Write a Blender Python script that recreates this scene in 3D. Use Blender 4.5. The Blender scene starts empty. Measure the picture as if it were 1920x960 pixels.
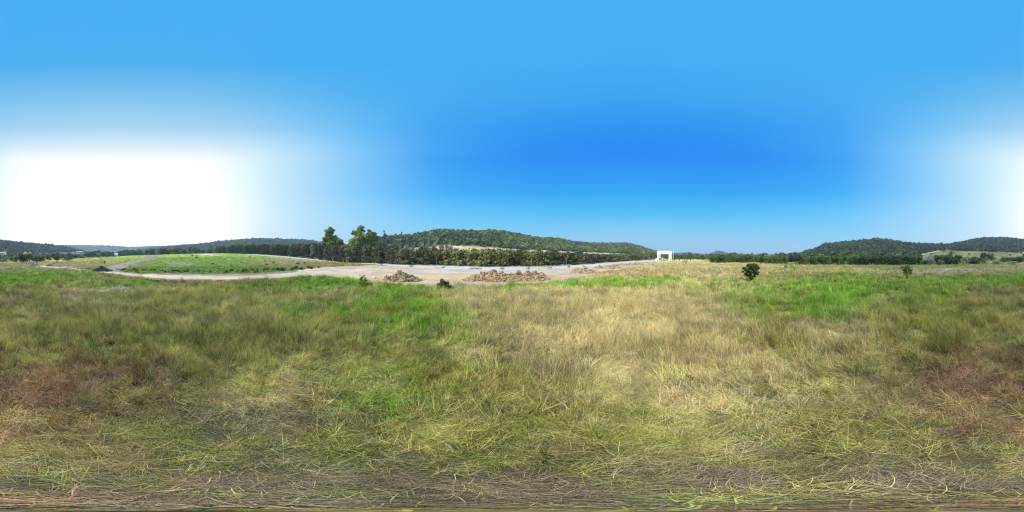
import bpy, math, random
import numpy as np
from mathutils import Vector, Matrix

random.seed(7)
RS = np.random.RandomState(7)
S = bpy.context.scene
COL = S.collection
H = 5.0                     # eye height above the meadow, metres
SUN_AZ = math.radians((215/1920-0.5)*360)   # clockwise from +Y
SUN_EL = math.radians(47)

# ------------------------------------------------------------------ camera
cam = bpy.data.cameras.new('camera')
cam.type = 'PANO'
try:
    cam.panorama_type = 'EQUIRECTANGULAR'
except Exception:
    pass
try:
    cam.cycles.panorama_type = 'EQUIRECTANGULAR'
except Exception:
    pass
cam.clip_start = 0.05
cam.clip_end = 20000
camo = bpy.data.objects.new('camera', cam)
COL.objects.link(camo)
camo.location = (0, 0, H)
camo.rotation_euler = (math.pi/2, 0, 0)
S.camera = camo

# ------------------------------------------------------------------ render settings
S.render.engine = 'CYCLES'
S.view_settings.view_transform = 'Standard'
S.view_settings.look = 'None'
EXPO = 0.45
S.view_settings.exposure = EXPO
S.view_settings.gamma = 1
S.cycles.max_bounces = 6
S.cycles.diffuse_bounces = 2
S.cycles.glossy_bounces = 1
S.cycles.transmission_bounces = 3
S.cycles.transparent_max_bounces = 4
S.cycles.volume_bounces = 0
S.cycles.use_denoising = True
S.cycles.filter_width = 1.2
try:
    S.cycles.denoiser = 'OPENIMAGEDENOISE'; S.cycles.denoising_input_passes = 'RGB_ALBEDO_NORMAL'; S.cycles.denoising_prefilter = 'NONE'
except Exception:
    pass
S.cycles.sample_clamp_indirect = 4
S.render.film_transparent = False

def lin(c):
    c = np.asarray(c, float)/255.0
    return np.where(c <= 0.04045, c/12.92, ((c+0.055)/1.055)**2.4)

# ------------------------------------------------------------------ sky (world)
W = bpy.data.worlds.new('World')
S.world = W
W.use_nodes = True
nt = W.node_tree
nt.nodes.clear()
def N(tree, t, **kw):
    n = tree.nodes.new(t)
    for k, v in kw.items():
        setattr(n, k, v)
    return n
def math_n(tree, op, a=None, b=None, clamp=False):
    n = tree.nodes.new('ShaderNodeMath'); n.operation = op; n.use_clamp = clamp
    for i, q in enumerate((a, b)):
        if q is None: continue
        if isinstance(q, (int, float)): n.inputs[i].default_value = q
        else: tree.links.new(q, n.inputs[i])
    return n.outputs[0]
tc = N(nt, 'ShaderNodeTexCoord')
sep = N(nt, 'ShaderNodeSeparateXYZ')
nt.links.new(tc.outputs['Generated'], sep.inputs[0])
el = math_n(nt, 'ARCSINE', sep.outputs[2])                  # -pi/2..pi/2
elf = math_n(nt, 'MULTIPLY', el, 2/math.pi, True)           # 0 horizon .. 1 zenith
hx = math_n(nt, 'MULTIPLY', sep.outputs[0], math.sin(SUN_AZ))
hy = math_n(nt, 'MULTIPLY', sep.outputs[1], math.cos(SUN_AZ))
dt = math_n(nt, 'ADD', hx, hy)
x2 = math_n(nt, 'MULTIPLY', sep.outputs[0], sep.outputs[0])
y2 = math_n(nt, 'MULTIPLY', sep.outputs[1], sep.outputs[1])
hl = math_n(nt, 'MAXIMUM', math_n(nt, 'SQRT', math_n(nt, 'ADD', x2, y2)), 1e-4)
cosd = math_n(nt, 'DIVIDE', dt, hl)
cosd = math_n(nt, 'MINIMUM', math_n(nt, 'MAXIMUM', cosd, -0.99999), 0.99999)
crs = math_n(nt, 'SUBTRACT', math_n(nt, 'MULTIPLY', sep.outputs[0], math.cos(SUN_AZ)), math_n(nt, 'MULTIPLY', sep.outputs[1], math.sin(SUN_AZ)))
side = math_n(nt, 'ADD', 1.0, math_n(nt, 'MULTIPLY', math_n(nt, 'MULTIPLY', crs, -1.2, True), 0.09))
dl = math_n(nt, 'MULTIPLY', math_n(nt, 'MULTIPLY', math_n(nt, 'ARCCOSINE', cosd), 960/math.pi), side)   # 0..960: distance from the sun's bearing
SKY_D = [0, 185, 265, 350, 450, 600, 800, 960]
SKY_V = [480, 465, 440, 400, 360, 300, 280, 240, 180, 120, 60, 0]
SKY = {
 0:   [(62,173,247)]*8,
 60:  [(62,173,247)]*8,
 120: [(66,174,238),(66,174,240),(62,173,242),(58,173,245),(58,173,245),(58,173,246),(58,173,246),(56,172,246)],
 180: [(120,192,238),(118,192,239),(104,188,240),(90,184,242),(74,177,243),(62,171,243),(54,165,243),(50,162,242)],
 240: [(166,213,243),(164,212,243),(154,209,245),(130,202,247),(98,188,247),(50,163,245),(22,148,242),(15,143,242)],
 280: [(226,242,250),(226,242,250),(206,236,251),(172,222,252),(120,199,252),(45,162,247),(5,138,245),(2,133,245)],
 300: [(262,262,262),(262,262,262),(214,247,253),(182,224,253),(124,201,251),(28,158,247),(2,136,245),(2,136,247)],
 360: [(282,280,278),(280,278,276),(220,249,254),(182,226,252),(128,204,253),(38,171,252),(5,162,249),(18,167,249)],
 400: [(290,288,285),(288,286,283),(230,250,254),(188,230,253),(150,217,253),(88,198,255),(62,192,252),(62,192,250)],
 440: [(300,298,294),(300,298,294),(234,247,254),(200,233,254),(168,220,252),(130,210,251),(126,210,250),(142,210,250)],
 465: [(345,340,332),(340,336,330),(268,274,276),(200,228,248),(175,215,245),(160,208,243),(165,206,242),(165,205,242)],
 480: [(345,340,332),(340,336,330),(268,274,276),(200,228,248),(175,215,245),(160,208,243),(165,206,242),(165,205,242)],
}
# smooth the measured table along the bearing and resample it on a finer set of columns
_fd = np.arange(-960, 1921, 8)
_md = np.where(_fd < 0, -_fd, np.where(_fd > 960, 1920-_fd, _fd))
_T = np.array([[lin(SKY[v][k]) for v in SKY_V] for k in range(len(SKY_D))])
_G = np.array([[np.interp(_md, SKY_D, _T[:, j, c]) for c in range(3)] for j in range(len(SKY_V))])
_kw = np.exp(-0.5*(np.arange(-15, 16)/3.5)**2); _kw /= _kw.sum()
_G = np.array([[np.convolve(_G[j, c], _kw, 'same') for c in range(3)] for j in range(len(SKY_V))])
SKY_D = list(np.linspace(0, 960, 17))
prev = None
for k, d in enumerate(SKY_D):
    cr = N(nt, 'ShaderNodeValToRGB')
    cr.color_ramp.interpolation = 'LINEAR'
    els = cr.color_ramp.elements
    for j, v in enumerate(SKY_V):
        pos = (480-v)/480
        if j < 2:
            e = els[j]; e.position = pos if j else 0.0
        else:
            e = els.new(pos)
    for j, v in enumerate(SKY_V):
        c = [float(np.interp(d, _fd, _G[j, q])) for q in range(3)]
        els[j].color = (c[0], c[1], c[2], 1)
    nt.links.new(elf, cr.inputs[0])
    if prev is None:
        prev = cr.outputs[0]; continue
    mr = N(nt, 'ShaderNodeMapRange'); mr.interpolation_type = 'LINEAR'
    nt.links.new(dl, mr.inputs[0])
    mr.inputs[1].default_value = SKY_D[k-1]; mr.inputs[2].default_value = d
    mx = N(nt, 'ShaderNodeMix'); mx.data_type = 'RGBA'
    nt.links.new(mr.outputs[0], mx.inputs[0])
    nt.links.new(prev, mx.inputs[6]); nt.links.new(cr.outputs[0], mx.inputs[7])
    prev = mx.outputs[2]
sky = N(nt, 'ShaderNodeTexSky'); sky.sky_type = 'NISHITA'; sky.sun_disc = False
sky.sun_elevation = SUN_EL; sky.sun_rotation = SUN_AZ % (2*math.pi)
sky.air_density = 1.0; sky.dust_density = 1.0; sky.ozone_density = 2.0
bgA = N(nt, 'ShaderNodeBackground'); bgA.inputs[1].default_value = 0.05
nt.links.new(sky.outputs[0], bgA.inputs[0])
bgB = N(nt, 'ShaderNodeBackground'); bgB.inputs[1].default_value = 1.0/2**EXPO
nt.links.new(prev, bgB.inputs[0])
ms = N(nt, 'ShaderNodeMixShader'); ms.inputs[0].default_value = 0.97
nt.links.new(bgA.outputs[0], ms.inputs[1]); nt.links.new(bgB.outputs[0], ms.inputs[2])
wo = N(nt, 'ShaderNodeOutputWorld')
nt.links.new(ms.outputs[0], wo.inputs[0])

# ------------------------------------------------------------------ sun
sl = bpy.data.lights.new('sun', 'SUN')
sl.energy = 5.0; sl.angle = math.radians(0.5); sl.color = (1.0, 0.95, 0.86)
so = bpy.data.objects.new('sun', sl); COL.objects.link(so)
sd = Vector((math.sin(SUN_AZ)*math.cos(SUN_EL), math.cos(SUN_AZ)*math.cos(SUN_EL), math.sin(SUN_EL)))
so.rotation_euler = sd.to_track_quat('Z', 'Y').to_euler()

# ------------------------------------------------------------------ noise
def _h(ix, iy, seed):
    n = (ix.astype(np.int64)*374761393 + iy.astype(np.int64)*668265263 + seed*974711) & 0x7fffffff
    n = ((n ^ (n >> 13))*1274126177) & 0x7fffffff
    n = n ^ (n >> 16)
    return (n & 0xffff)/65535.0
def vn(x, y, seed=0):
    ix = np.floor(x); iy = np.floor(y)
    fx = x-ix; fy = y-iy
    fx = fx*fx*(3-2*fx); fy = fy*fy*(3-2*fy)
    a = _h(ix, iy, seed); b = _h(ix+1, iy, seed); c = _h(ix, iy+1, seed); d = _h(ix+1, iy+1, seed)
    return (a*(1-fx)+b*fx)*(1-fy)+(c*(1-fx)+d*fx)*fy
def fbm(x, y, seed=0, octv=3):
    s = 0; a = 1; t = 0
    for k in range(octv):
        s = s + a*vn(x*2**k+17.3*k, y*2**k-9.1*k, seed+k*31); t += a; a *= 0.55
    return s/t-0.5      # -0.5..0.5

# ------------------------------------------------------------------ terrain
DEG = math.radians(0.1875)
def uv_xy(u, r):
    az = (u/1920-0.5)*2*math.pi
    return r*np.sin(az), r*np.cos(az)
def r_flat(v, z=0):
    return (H-z)/math.tan((v-480)*DEG)
def z_at(v, r):
    return H - r*math.tan((v-480)*DEG)
def interp_u(u, ks, vs):
    return np.interp(u, ks, vs)
def sst(t):
    t = np.clip(t, 0, 1); return t*t*(3-2*t)

# (u knots, silhouette v, crest r, foot r, back r, back floor fraction, canopy height, profile)
RIDGES = [
 # central wooded hill
 dict(u=[630,660,700,735,790,825,860,905,935,970,1000,1050,1090,1120,1180,1200,1225,1240,1262],
      v=[470,455,446,445,440,432.5,434,435.5,434.5,440,446,450,455.5,457,457.5,462,470,474,481],
      rc=([630,900,1100,1262],[330,430,620,900]), rf=([630,900,1262],[175,130,260]), rb=2.2, fl=0.3, can=6, pw=1),
 # hill beyond the left tree belt
 dict(u=[245,290,320,350,400,440,480,520,560,600,640,700,740],
      v=[472,466,462.5,460,455,451.5,448,449.5,450.5,454,458,466,480],
      rc=([0,1920],[950,950]), rf=([0,1920],[480,480]), rb=1.8, fl=0.3, can=7, pw=1),
 # hill across the left and right picture edge
 dict(u=[1700,1745,1770,1790,1830,1860,1900,1920,1950,1980,2010,2030,2050,2080,2120],
      v=[480,470,462,457,449.5,447,448,451,454.5,456,458,461,465,471,481],
      rc=([1700,2120],[560,760]), rf=([1700,1800,1900,2000,2120],[170,170,230,420,450]), rb=2, fl=0.3, can=6, pw=1),
 # far blue ridge on the left
 dict(u=[0,60,110,150,200,220,240,255,270,320,380,430,470],
      v=[466,461,461,461,461.5,462.5,464.5,464,463,462,463,467,481],
      rc=([0,1920],[2200,2200]), rf=([0,1920],[1500,1500]), rb=1.5, fl=0.3, can=8, pw=1),
 # low ridges behind the gate
 dict(u=[1180,1225,1260,1290,1310,1332],
      v=[481,475,475,474,476,481],
      rc=([0,1920],[1900,1900]), rf=([0,1920],[1400,1400]), rb=1.5, fl=0.3, can=8, pw=1),
 dict(u=[1318,1332,1342,1348,1356,1366,1378],
      v=[481,475.5,471,470.3,472,475.5,481],
      rc=([0,1920],[1700,1700]), rf=([0,1920],[1480,1480]), rb=1.3, fl=0.3, can=8, pw=1),
 # wooded hill on the right
 dict(u=[1465,1500,1510,1530,1540,1546,1560,1590,1620,1640,1660,1690,1720,1745,1775,1800,1830],
      v=[481,475,471,467,461,457,455.5,453.5,450.5,448,449,453,456.5,458.5,459,463,476],
      rc=([0,1920],[500,500]), rf=([0,1920],[215,215]), rb=2, fl=0.3, can=6, pw=1),
 # green mound left of the lot
 dict(u=[60,100,150,200,250,290,340,400,440,480,520,560,600,640,690],
      v=[490.3,487,485,482,479.3,477.8,476.3,475.3,475.3,476.7,479.3,482.8,486.3,489.5,490.3],
      rc=([0,1920],[150,150]), rf=([60,180,220,260,480,540,600,640],[60,55,50,47,48,54,72,90]), rb=4, fl=0.9, can=0, pw=0),
]
def height(x, y, rough=True):
    x = np.asarray(x, float); y = np.asarray(y, float)
    r = np.hypot(x, y)+1e-6
    u = (np.arctan2(x, y)/(2*math.pi)+0.5)*1920
    z = np.zeros_like(r)
    for R in RIDGES:
        uu = np.where(u < R['u'][0]-1, u+1920, u) if R['u'][-1] > 1920 else u
        rc = np.interp(uu, *R['rc']); rf = np.interp(uu, *R['rf'])
        sv = np.interp(uu, R['u'], R['v'], left=482, right=482)
        zc = H + rc*np.tan((480-sv)*DEG) - R['can']
        zc = np.maximum(zc, 0)
        t = (r-rf)/(rc-rf)
        up = sst(t) if R['pw'] else np.clip(t, 0, 1)
        rb = rc*R['rb']
        dn = 1-(1-R['fl'])*sst((r-rc)/(rb-rc))
        edge = sst((uu-R['u'][0])/12.0)*sst((R['u'][-1]-uu)/12.0)
        z = np.maximum(z, zc*np.where(r < rc, up, dn)*edge)
    if rough:
        a = np.clip((r-2)/20, 0.3, 1)
        z = z + a*(0.28*fbm(x/7, y/7, 3, 3)+0.10*fbm(x/1.3, y/1.3, 9, 2))
        z = z + np.clip((z-6)/20, 0, 1)*8*fbm(x/60, y/60, 21, 3)
    return z
def gz(x, y):
    return float(height(np.array([x]), np.array([y]))[0])
def proj(x, y, z):
    r = np.hypot(x, y)+1e-6
    u = (np.arctan2(x, y)/(2*math.pi)+0.5)*1920
    v = 480 + np.arctan2(H-z, r)/DEG
    return u, v, r

# ---------------------------------------------------------------- ground cover
def inpoly(px, py, poly):
    c = np.zeros(px.shape, bool); n = len(poly)
    for i in range(n):
        x1, y1 = poly[i]; x2, y2 = poly[(i+1) % n]
        if y1 == y2: continue
        cr = ((y1 > py) != (y2 > py)) & (px < (x2-x1)*(py-y1)/(y2-y1)+x1)
        c ^= cr
    return c
ROADTOP = [(436,474.4),(480,476.9),(520,479.8),(560,483.2),(600,486.3),(640,489.2),(700,494),(760,496.8),(850,499),(950,500.8),(1030,500),(1100,496),(1150,492),(1200,489),(1232,487)]
ROADLOW = [(1244,489.6),(1200,491.6),(1150,495.5),(1100,500),(1030,505),(950,506.5),(850,504.5),(760,500.8),(700,496.2),(640,491.8),(600,488.5),(560,485.2),(520,481.6),(480,478.2),(436,475.6)]
P_CONC = ROADTOP+ROADLOW
P_LOT = [(560,506),(600,501),(660,498.8),(700,497),(760,500.5),(850,504.2),(950,506.2),(1030,504.8),(1100,499.8),(1150,495.3),(1200,491.4),(1246,489),
         (1238,492.5),(1200,500),(1160,507),(1120,514),(1085,525),(1040,531),(1000,532.5),(960,535),(930,538),(900,539.5),(860,539.5),(800,538),(740,534),(700,531),(660,524),(600,520.5),(560,521)]
P_SIDE = [(150,506.5),(205,508),(225,509),(260,512.4),(330,512.8),(400,513.2),(480,512.2),(540,508.2),(575,504),(575,521),(500,525),(430,528),(340,528.5),(290,527),(240,520),(180,511.5)]
P_ROAD = [(55,496.6),(90,499),(120,501.5),(160,505),(210,509.2),(260,514.2),(330,516),(420,517.5),(480,516),(540,511.5),(600,505.5),(700,503.5),(800,505.5),(900,508.5),(960,509.5),(1030,508.5),
          (1030,511.5),(960,513),(900,513),(800,511.5),(700,511),(640,513),(560,518.5),(500,521.5),(430,523.8),(340,524),(280,520),(220,514),(160,508.5),(100,503),(50,498.5)]
P_TRACK = [(205,508.5),(196,503),(205,499),(230,494),(255,488),(280,480),(292,476.8),(304,477.2),(290,484),(262,492),(235,501),(222,510)]
P_TRK2 = [(98,497.5),(125,499.5),(155,501.5),(178,503),(178,504.6),(150,503.2),(120,501),(96,498.8)]
P_TRK3 = [(1726,476.5),(1736,474.5),(1752,471),(1768,467.6),(1786,464),(1792,464.8),(1776,468),(1756,472),(1740,475.6),(1728,478)]

TYPES = dict(L=(.175,.39,.018), O=(.27,.285,.038), S=(.56,.475,.225), Y=(.44,.41,.12), R=(.31,.18,.085),
             P=(.46,.29,.22), G=(.195,.15,.10), W=(.64,.56,.47), D=(.085,.085,.04))
TK = list(TYPES.keys())
TC = np.array([TYPES[k] for k in TK])
BL = [
 (60,527,130,9,'L2.5'),(60,502,100,4,'P2W2'),(40,517,50,5,'L5Y1'),(60,495,70,3,'O1.5P1'),(130,560,110,14,'W1.6P1Y1.5S1'),(60,590,60,12,'W2.5S2'),(330,600,90,14,'S1.5P1'),(420,700,90,30,'Y2.5S1'),(200,650,120,18,'Y2L1'),(60,630,120,26,'Y3S1'),(250,600,200,40,'O2.2Y1.4S.3'),
 (150,520,50,3,'D1.5'),(200,730,110,36,'R8Y.6'),(40,780,110,60,'R5G1.5P1'),(300,820,220,45,'G1O2Y1R.6'),(330,650,100,35,'O2R.7'),(430,528,75,5,'R2P1.5'),
 (570,536,90,9,'L2O1.5'),(530,715,60,25,'P1.6Y1R.6'),(640,620,80,40,'Y2S1O.6'),(650,568,42,15,'S3P.6'),(750,590,110,55,'L7O2'),(800,534,120,5,'L4O1'),
 (800,740,150,55,'O2L1.6Y4'),(900,700,80,60,'Y1S1R.5'),(950,790,120,28,'L3Y2S2'),(950,562,90,12,'S4'),(950,606,34,9,'R1.8P1.5'),(1110,559,130,14,'S8Y.5'),
 (1190,562,70,9,'R1.6P1.6'),(1085,536,110,4.5,'L24'),(1190,532,50,4.5,'L24'),(1255,526,34,3.5,'L20'),(1130,519,60,4,'S3P1'),(1170,512,50,2.5,'R3P1'),(1230,508,70,3,'R2.5Y1.5O1'),(1210,515,60,3,'P1R2'),
 (1290,502,50,3,'Y2O1S1'),(1300,519,60,4,'S2.5P1'),(1290,495,40,2,'S2P1'),
 (1130,650,190,70,'S8Y4'),(1100,760,120,40,'Y2.5S1.4O.8'),(1160,795,45,14,'P1.5'),(1235,725,40,20,'P1.5G1'),
 (1330,548,80,28,'S7Y1'),(1345,513,60,4,'P3.5R1.5'),(1370,522,50,4,'S2.5'),(1400,501,70,2.4,'S4'),(1350,505,50,2,'R2Y1.5'),(1445,511.5,50,2.5,'S5'),(1450,506,60,1.5,'O2Y1'),
 (1490,521,80,3.6,'R5P1.5'),(1470,560,85,18,'L45'),(1540,580,40,12,'L90'),(1410,580,60,20,'L1.5O1.5'),(1420,680,150,70,'Y6S5'),(1240,600,90,40,'S6'),
 (1620,540,160,13,'L2.5O2'),(1760,535,190,11,'L4'),(1830,471,110,8,'O8L1D9Y4P2'),(1560,580,150,30,'L1.5O1'),(1700,630,150,45,'O1.7Y1.2R.9'),(1840,580,120,25,'O1.5Y1.2R1'),(1860,730,110,60,'R9G1'),(1890,630,60,20,'Y2'),
 (1580,509,70,2.4,'S3.5W1.5'),(1800,510,100,4,'P2W2.5R.8'),(1740,516,40,2,'R1.5S1'),(1880,513,50,3,'R1P1.2S1'),(1640,502,120,1.5,'O2Y1'),(1660,506,30,2,'L3'),(1570,518,40,2,'L5'),
 (1530,513,40,1.6,'L4'),(1900,525,50,4,'L5'),(1830,500,90,2.5,'L2O1'),(1650,527,30,2,'S2'),
 (960,915,5000,42,'G12Y.4O.4R1D1.6'),(960,800,5000,38,'G1.0R.7D.9Y.3'),(880,835,260,24,'G4'),(500,860,300,25,'G1.2O1'),(1500,820,300,45,'Y3O1'),
 (385,494,100,14,'L4.5Y.5'),(338,495,16,2,'W9P4'),(470,490,60,3,'P1.5S.6'),(545,490,50,4,'P2R1.3S1.2'),(595,495,25,4,'R5O2'),(360,505,200,3,'L4D1'),(530,503,60,3,'O3D2'),
 (640,497,80,2,'R6S2'),(140,496,60,6,'Y4S3P1.5'),(190,484,60,3,'L1.5O2Y1'),(240,488,30,5,'Y2L1'),(390,476.5,14,1.2,'W9'),
]
import re
BLP = [(a, b, c, d, [(TK.index(m[0]), float(m[1])) for m in re.findall(r'([A-Z])([\d.]+)', s)]) for a, b, c, d, s in BL]
def weights(u, v, x, y):
    w = np.zeros(u.shape+(len(TK),))
    w[..., TK.index('O')] = .55; w[..., TK.index('Y')] = .5; w[..., TK.index('S')] = .12; w[..., TK.index('R')] = .12; w[..., TK.index('D')] = .1
    for bu, bv, su, sv, ts in BLP:
        for off in (0, 1920, -1920):
            if off and (abs(bu+off-960) > 960+3*su): continue
            g = np.exp(-0.5*((u-bu-off)/su)**2-0.5*((v-bv)/sv)**2)
            for k, a in ts:
                w[..., k] += a*g
            if su > 3000: break
    na = np.where(v < 482, .9, np.clip((v-492)/45, .3, 1))*np.clip((960-v)/150, .45, 1)
    for k in range(len(TK)):
        n = fbm(x/4.5, y/4.5, 100+k*7, 4)*5.5 + fbm(x/28, y/28, 300+k*7, 2)*1.6 + fbm(x/1.1, y/1.1, 500+k*5, 2)*1.6
        w[..., k] *= np.exp(n*na)
    return w/w.sum(-1, keepdims=True)

C_MEADOW, C_LOT, C_ROAD, C_CONC, C_SOIL, C_WOOD, C_SLOPE = range(7)
def cover_class(x, y, z):
    u, v, r = proj(x, y, z)
    ju = u + 6*fbm(x/2.5, y/2.5, 61, 2); jv = v + 1.6*fbm(x/2, y/2, 62, 3)*np.clip(r/40, .6, 1.2)
    c = np.full(u.shape, C_MEADOW)
    near = r < 290
    far = r >= 165
    # wooded hillsides
    wood = (z > 8) & (r > 215)
    cf = np.interp(u, [640,700,790,840,960,1000,1100,1180,1230,1262], [470,470,463,460,466,469,473,476,480,481])
    mc = (u > 640) & (u < 1262)
    wood = wood | ((u > 1330) & (u < 1722) & (r > 125))
    wood = np.where(mc, (z > 8) & (v < cf) & (r > 150), wood)
    slope = mc & (r > 118) & (r < 900) & ~wood & (z > .6)
    mf = (u > 1722) & (r < 620)
    ff = np.interp(u, [1722,1745,1768,1785,1800,1850,1920], [477,473.5,470,468,470.5,471,474])
    wood = np.where(mf, wood & (v < ff), wood)
    me = (u < 60) & (r < 700)
    wood = np.where(me, wood & (v < 473), wood)
    c[slope] = C_SLOPE
    c[wood] = C_WOOD
    c[near & inpoly(ju, jv, P_SIDE)] = C_LOT
    c[near & inpoly(ju, jv, P_LOT) & (r < 260)] = C_LOT
    c[near & inpoly(u, v+.3*fbm(x, y, 5), P_CONC) & (r < 300)] = C_CONC
    c[near & inpoly(ju, jv, P_TRACK)] = C_SOIL
    c[near & inpoly(ju, jv, P_TRK2)] = C_SOIL
    c[near & inpoly(ju, jv*.35+v*.65, P_ROAD)] = C_ROAD
    c[(r < 560) & inpoly(u, v, P_TRK3)] = C_ROAD
    return c, u, v, r

def cover_color(c, u, v, r, x, y):
    w = weights(u, v, x, y)
    w2 = w**1.3; w2 /= w2.sum(-1, keepdims=True)
    col = w2 @ TC
    n1 = fbm(x/3, y/3, 71, 4)[..., None]; n2 = fbm(x/12, y/12, 72, 3)[..., None]; n3 = fbm(x/.5, y/.5, 73, 2)[..., None]
    # nearer than ~110 m the blades stand on soil and litter, coloured darker as shade in the gaps
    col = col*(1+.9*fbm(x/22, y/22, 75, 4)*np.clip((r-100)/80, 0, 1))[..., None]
    col = np.where(((u > 1722) & (r > 165) & (c == C_MEADOW))[..., None], col*.58, col)
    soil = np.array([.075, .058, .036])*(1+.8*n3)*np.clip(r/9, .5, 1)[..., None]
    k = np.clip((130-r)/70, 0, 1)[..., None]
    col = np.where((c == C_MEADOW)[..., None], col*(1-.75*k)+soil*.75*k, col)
    rot = np.clip(np.sin(r*2.2+4*n2[..., 0]*3)*.5+.5, 0, 1)[..., None]
    band = np.exp(-0.5*((v-508)/4.5)**2)[..., None]
    yel = np.exp(-0.5*((u-850)/60)**2-0.5*((v-519)/5)**2)[..., None]
    left = (u < 560)[..., None]
    lot = np.array([.40,.29,.185])*(1+.7*n1+.5*n2+.12*(rot-.5))
    lot = lot*(1-.6*band)+np.array([.43,.37,.30])*(1+.3*n1)*.6*band
    lot = lot*(1-.5*yel)+np.array([.50,.36,.185])*(.5*yel)
    lot = np.where(left, np.array([.21,.16,.12])*(1+.9*n1+.5*n2), lot)
    col = np.where((c == C_LOT)[..., None], lot, col)
    rut = np.clip(np.abs(fbm(u[..., None]/300, v[..., None]*1.1, 74, 2))*5, 0, 1)
    col = np.where((c == C_ROAD)[..., None], np.array([.43,.36,.28])*(.82+.25*rut+.4*n1), col)
    col = np.where((c == C_CONC)[..., None], np.array([.40,.41,.425])*(1+.25*n1+.3*n2), col)
    col = np.where((c == C_SOIL)[..., None], np.array([.20,.165,.145])*(1+.9*n1), col)
    col = np.where((c == C_WOOD)[..., None], np.array([.075,.09,.035])*(1+1.2*n2), col)
    col = np.where((c == C_SLOPE)[..., None], np.array([.42,.335,.22])*(1+.9*n2+.4*n1), col)
    bank_shade = np.exp(-0.5*((v-np.interp(u, [220,260,330,400,480,540,590], [509,512,512.6,513,512,508,502.5]))/1.0)**2)*((u > 215) & (u < 610))  # shadowed edge of the mound foot, put into the ground colour
    col = np.where(((c == C_MEADOW) & (r < 150))[..., None], col*(1-.6*bank_shade[..., None])+np.array([.06,.05,.03])*.6*bank_shade[..., None], col)
    return np.clip(col, 0.01, .85)

# ---------------------------------------------------------------- materials
def mat(name):
    m = bpy.data.materials.new(name); m.use_nodes = True
    m.node_tree.nodes.clear(); return m
def leaf_mat(name, base, var=0.35, rnd=True, inst=False, trans=0.35, blade=False, nscale=.35):
    m = mat(name); t = m.node_tree
    out = N(t, 'ShaderNodeOutputMaterial')
    if inst:
        a = N(t, 'ShaderNodeAttribute'); a.attribute_type = 'INSTANCER'; a.attribute_name = 'col'
        c = a.outputs['Color']
    else:
        a = N(t, 'ShaderNodeRGB'); a.outputs[0].default_value = (*base, 1); c = a.outputs[0]
    # per leaf variation stored on the mesh
    b = N(t, 'ShaderNodeAttribute'); b.attribute_name = 'tone'
    hsv = N(t, 'ShaderNodeHueSaturation')
    mr = N(t, 'ShaderNodeMapRange'); t.links.new(b.outputs['Fac'], mr.inputs[0])
    mr.inputs[3].default_value = 1-var; mr.inputs[4].default_value = 1+var*1.25
    val = mr.outputs[0]
    if rnd:
        oi = N(t, 'ShaderNodeObjectInfo')
        mr2 = N(t, 'ShaderNodeMapRange'); t.links.new(oi.outputs['Random'], mr2.inputs[0])
        mr2.inputs[3].default_value = .72; mr2.inputs[4].default_value = 1.3
        val = math_n(t, 'MULTIPLY', val, mr2.outputs[0])
        wn = N(t, 'ShaderNodeTexWhiteNoise'); wn.noise_dimensions = '1D'; t.links.new(oi.outputs['Random'], wn.inputs['W'])
        mr3 = N(t, 'ShaderNodeMapRange'); t.links.new(wn.outputs[0], mr3.inputs[0])
        mr3.inputs[3].default_value = .475; mr3.inputs[4].default_value = .515
        t.links.new(mr3.outputs[0], hsv.inputs['Hue'])
    if inst and blade:      # some blades in every tuft are dead and straw coloured
        md = N(t, 'ShaderNodeMapRange'); md.interpolation_type = 'SMOOTHSTEP'
        t.links.new(b.outputs['Fac'], md.inputs[0]); md.inputs[1].default_value = .6; md.inputs[2].default_value = .85; md.inputs[4].default_value = .45
        mc = N(t, 'ShaderNodeMix'); mc.data_type = 'RGBA'; mc.inputs[7].default_value = (.40, .32, .16, 1)
        t.links.new(md.outputs[0], mc.inputs[0]); t.links.new(c, mc.inputs[6]); c = mc.outputs[2]
    t.links.new(val, hsv.inputs['Value']); t.links.new(c, hsv.inputs['Color'])
    d = N(t, 'ShaderNodeBsdfDiffuse'); tr = N(t, 'ShaderNodeBsdfTranslucent')
    t.links.new(hsv.outputs[0], d.inputs[0]); t.links.new(hsv.outputs[0], tr.inputs[0])
    mx = N(t, 'ShaderNodeMixShader'); mx.inputs[0].default_value = trans
    t.links.new(d.outputs[0], mx.inputs[1]); t.links.new(tr.outputs[0], mx.inputs[2])
    g = N(t, 'ShaderNodeBsdfGlossy'); g.inputs['Roughness'].default_value = .5; g.inputs[0].default_value = (1,1,1,1)
    mg = N(t, 'ShaderNodeMixShader'); mg.inputs[0].default_value = .012
    t.links.new(mx.outputs[0], mg.inputs[1]); t.links.new(g.outputs[0], mg.inputs[2])
    t.links.new(mg.outputs[0], out.inputs[0])
    return m
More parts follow.
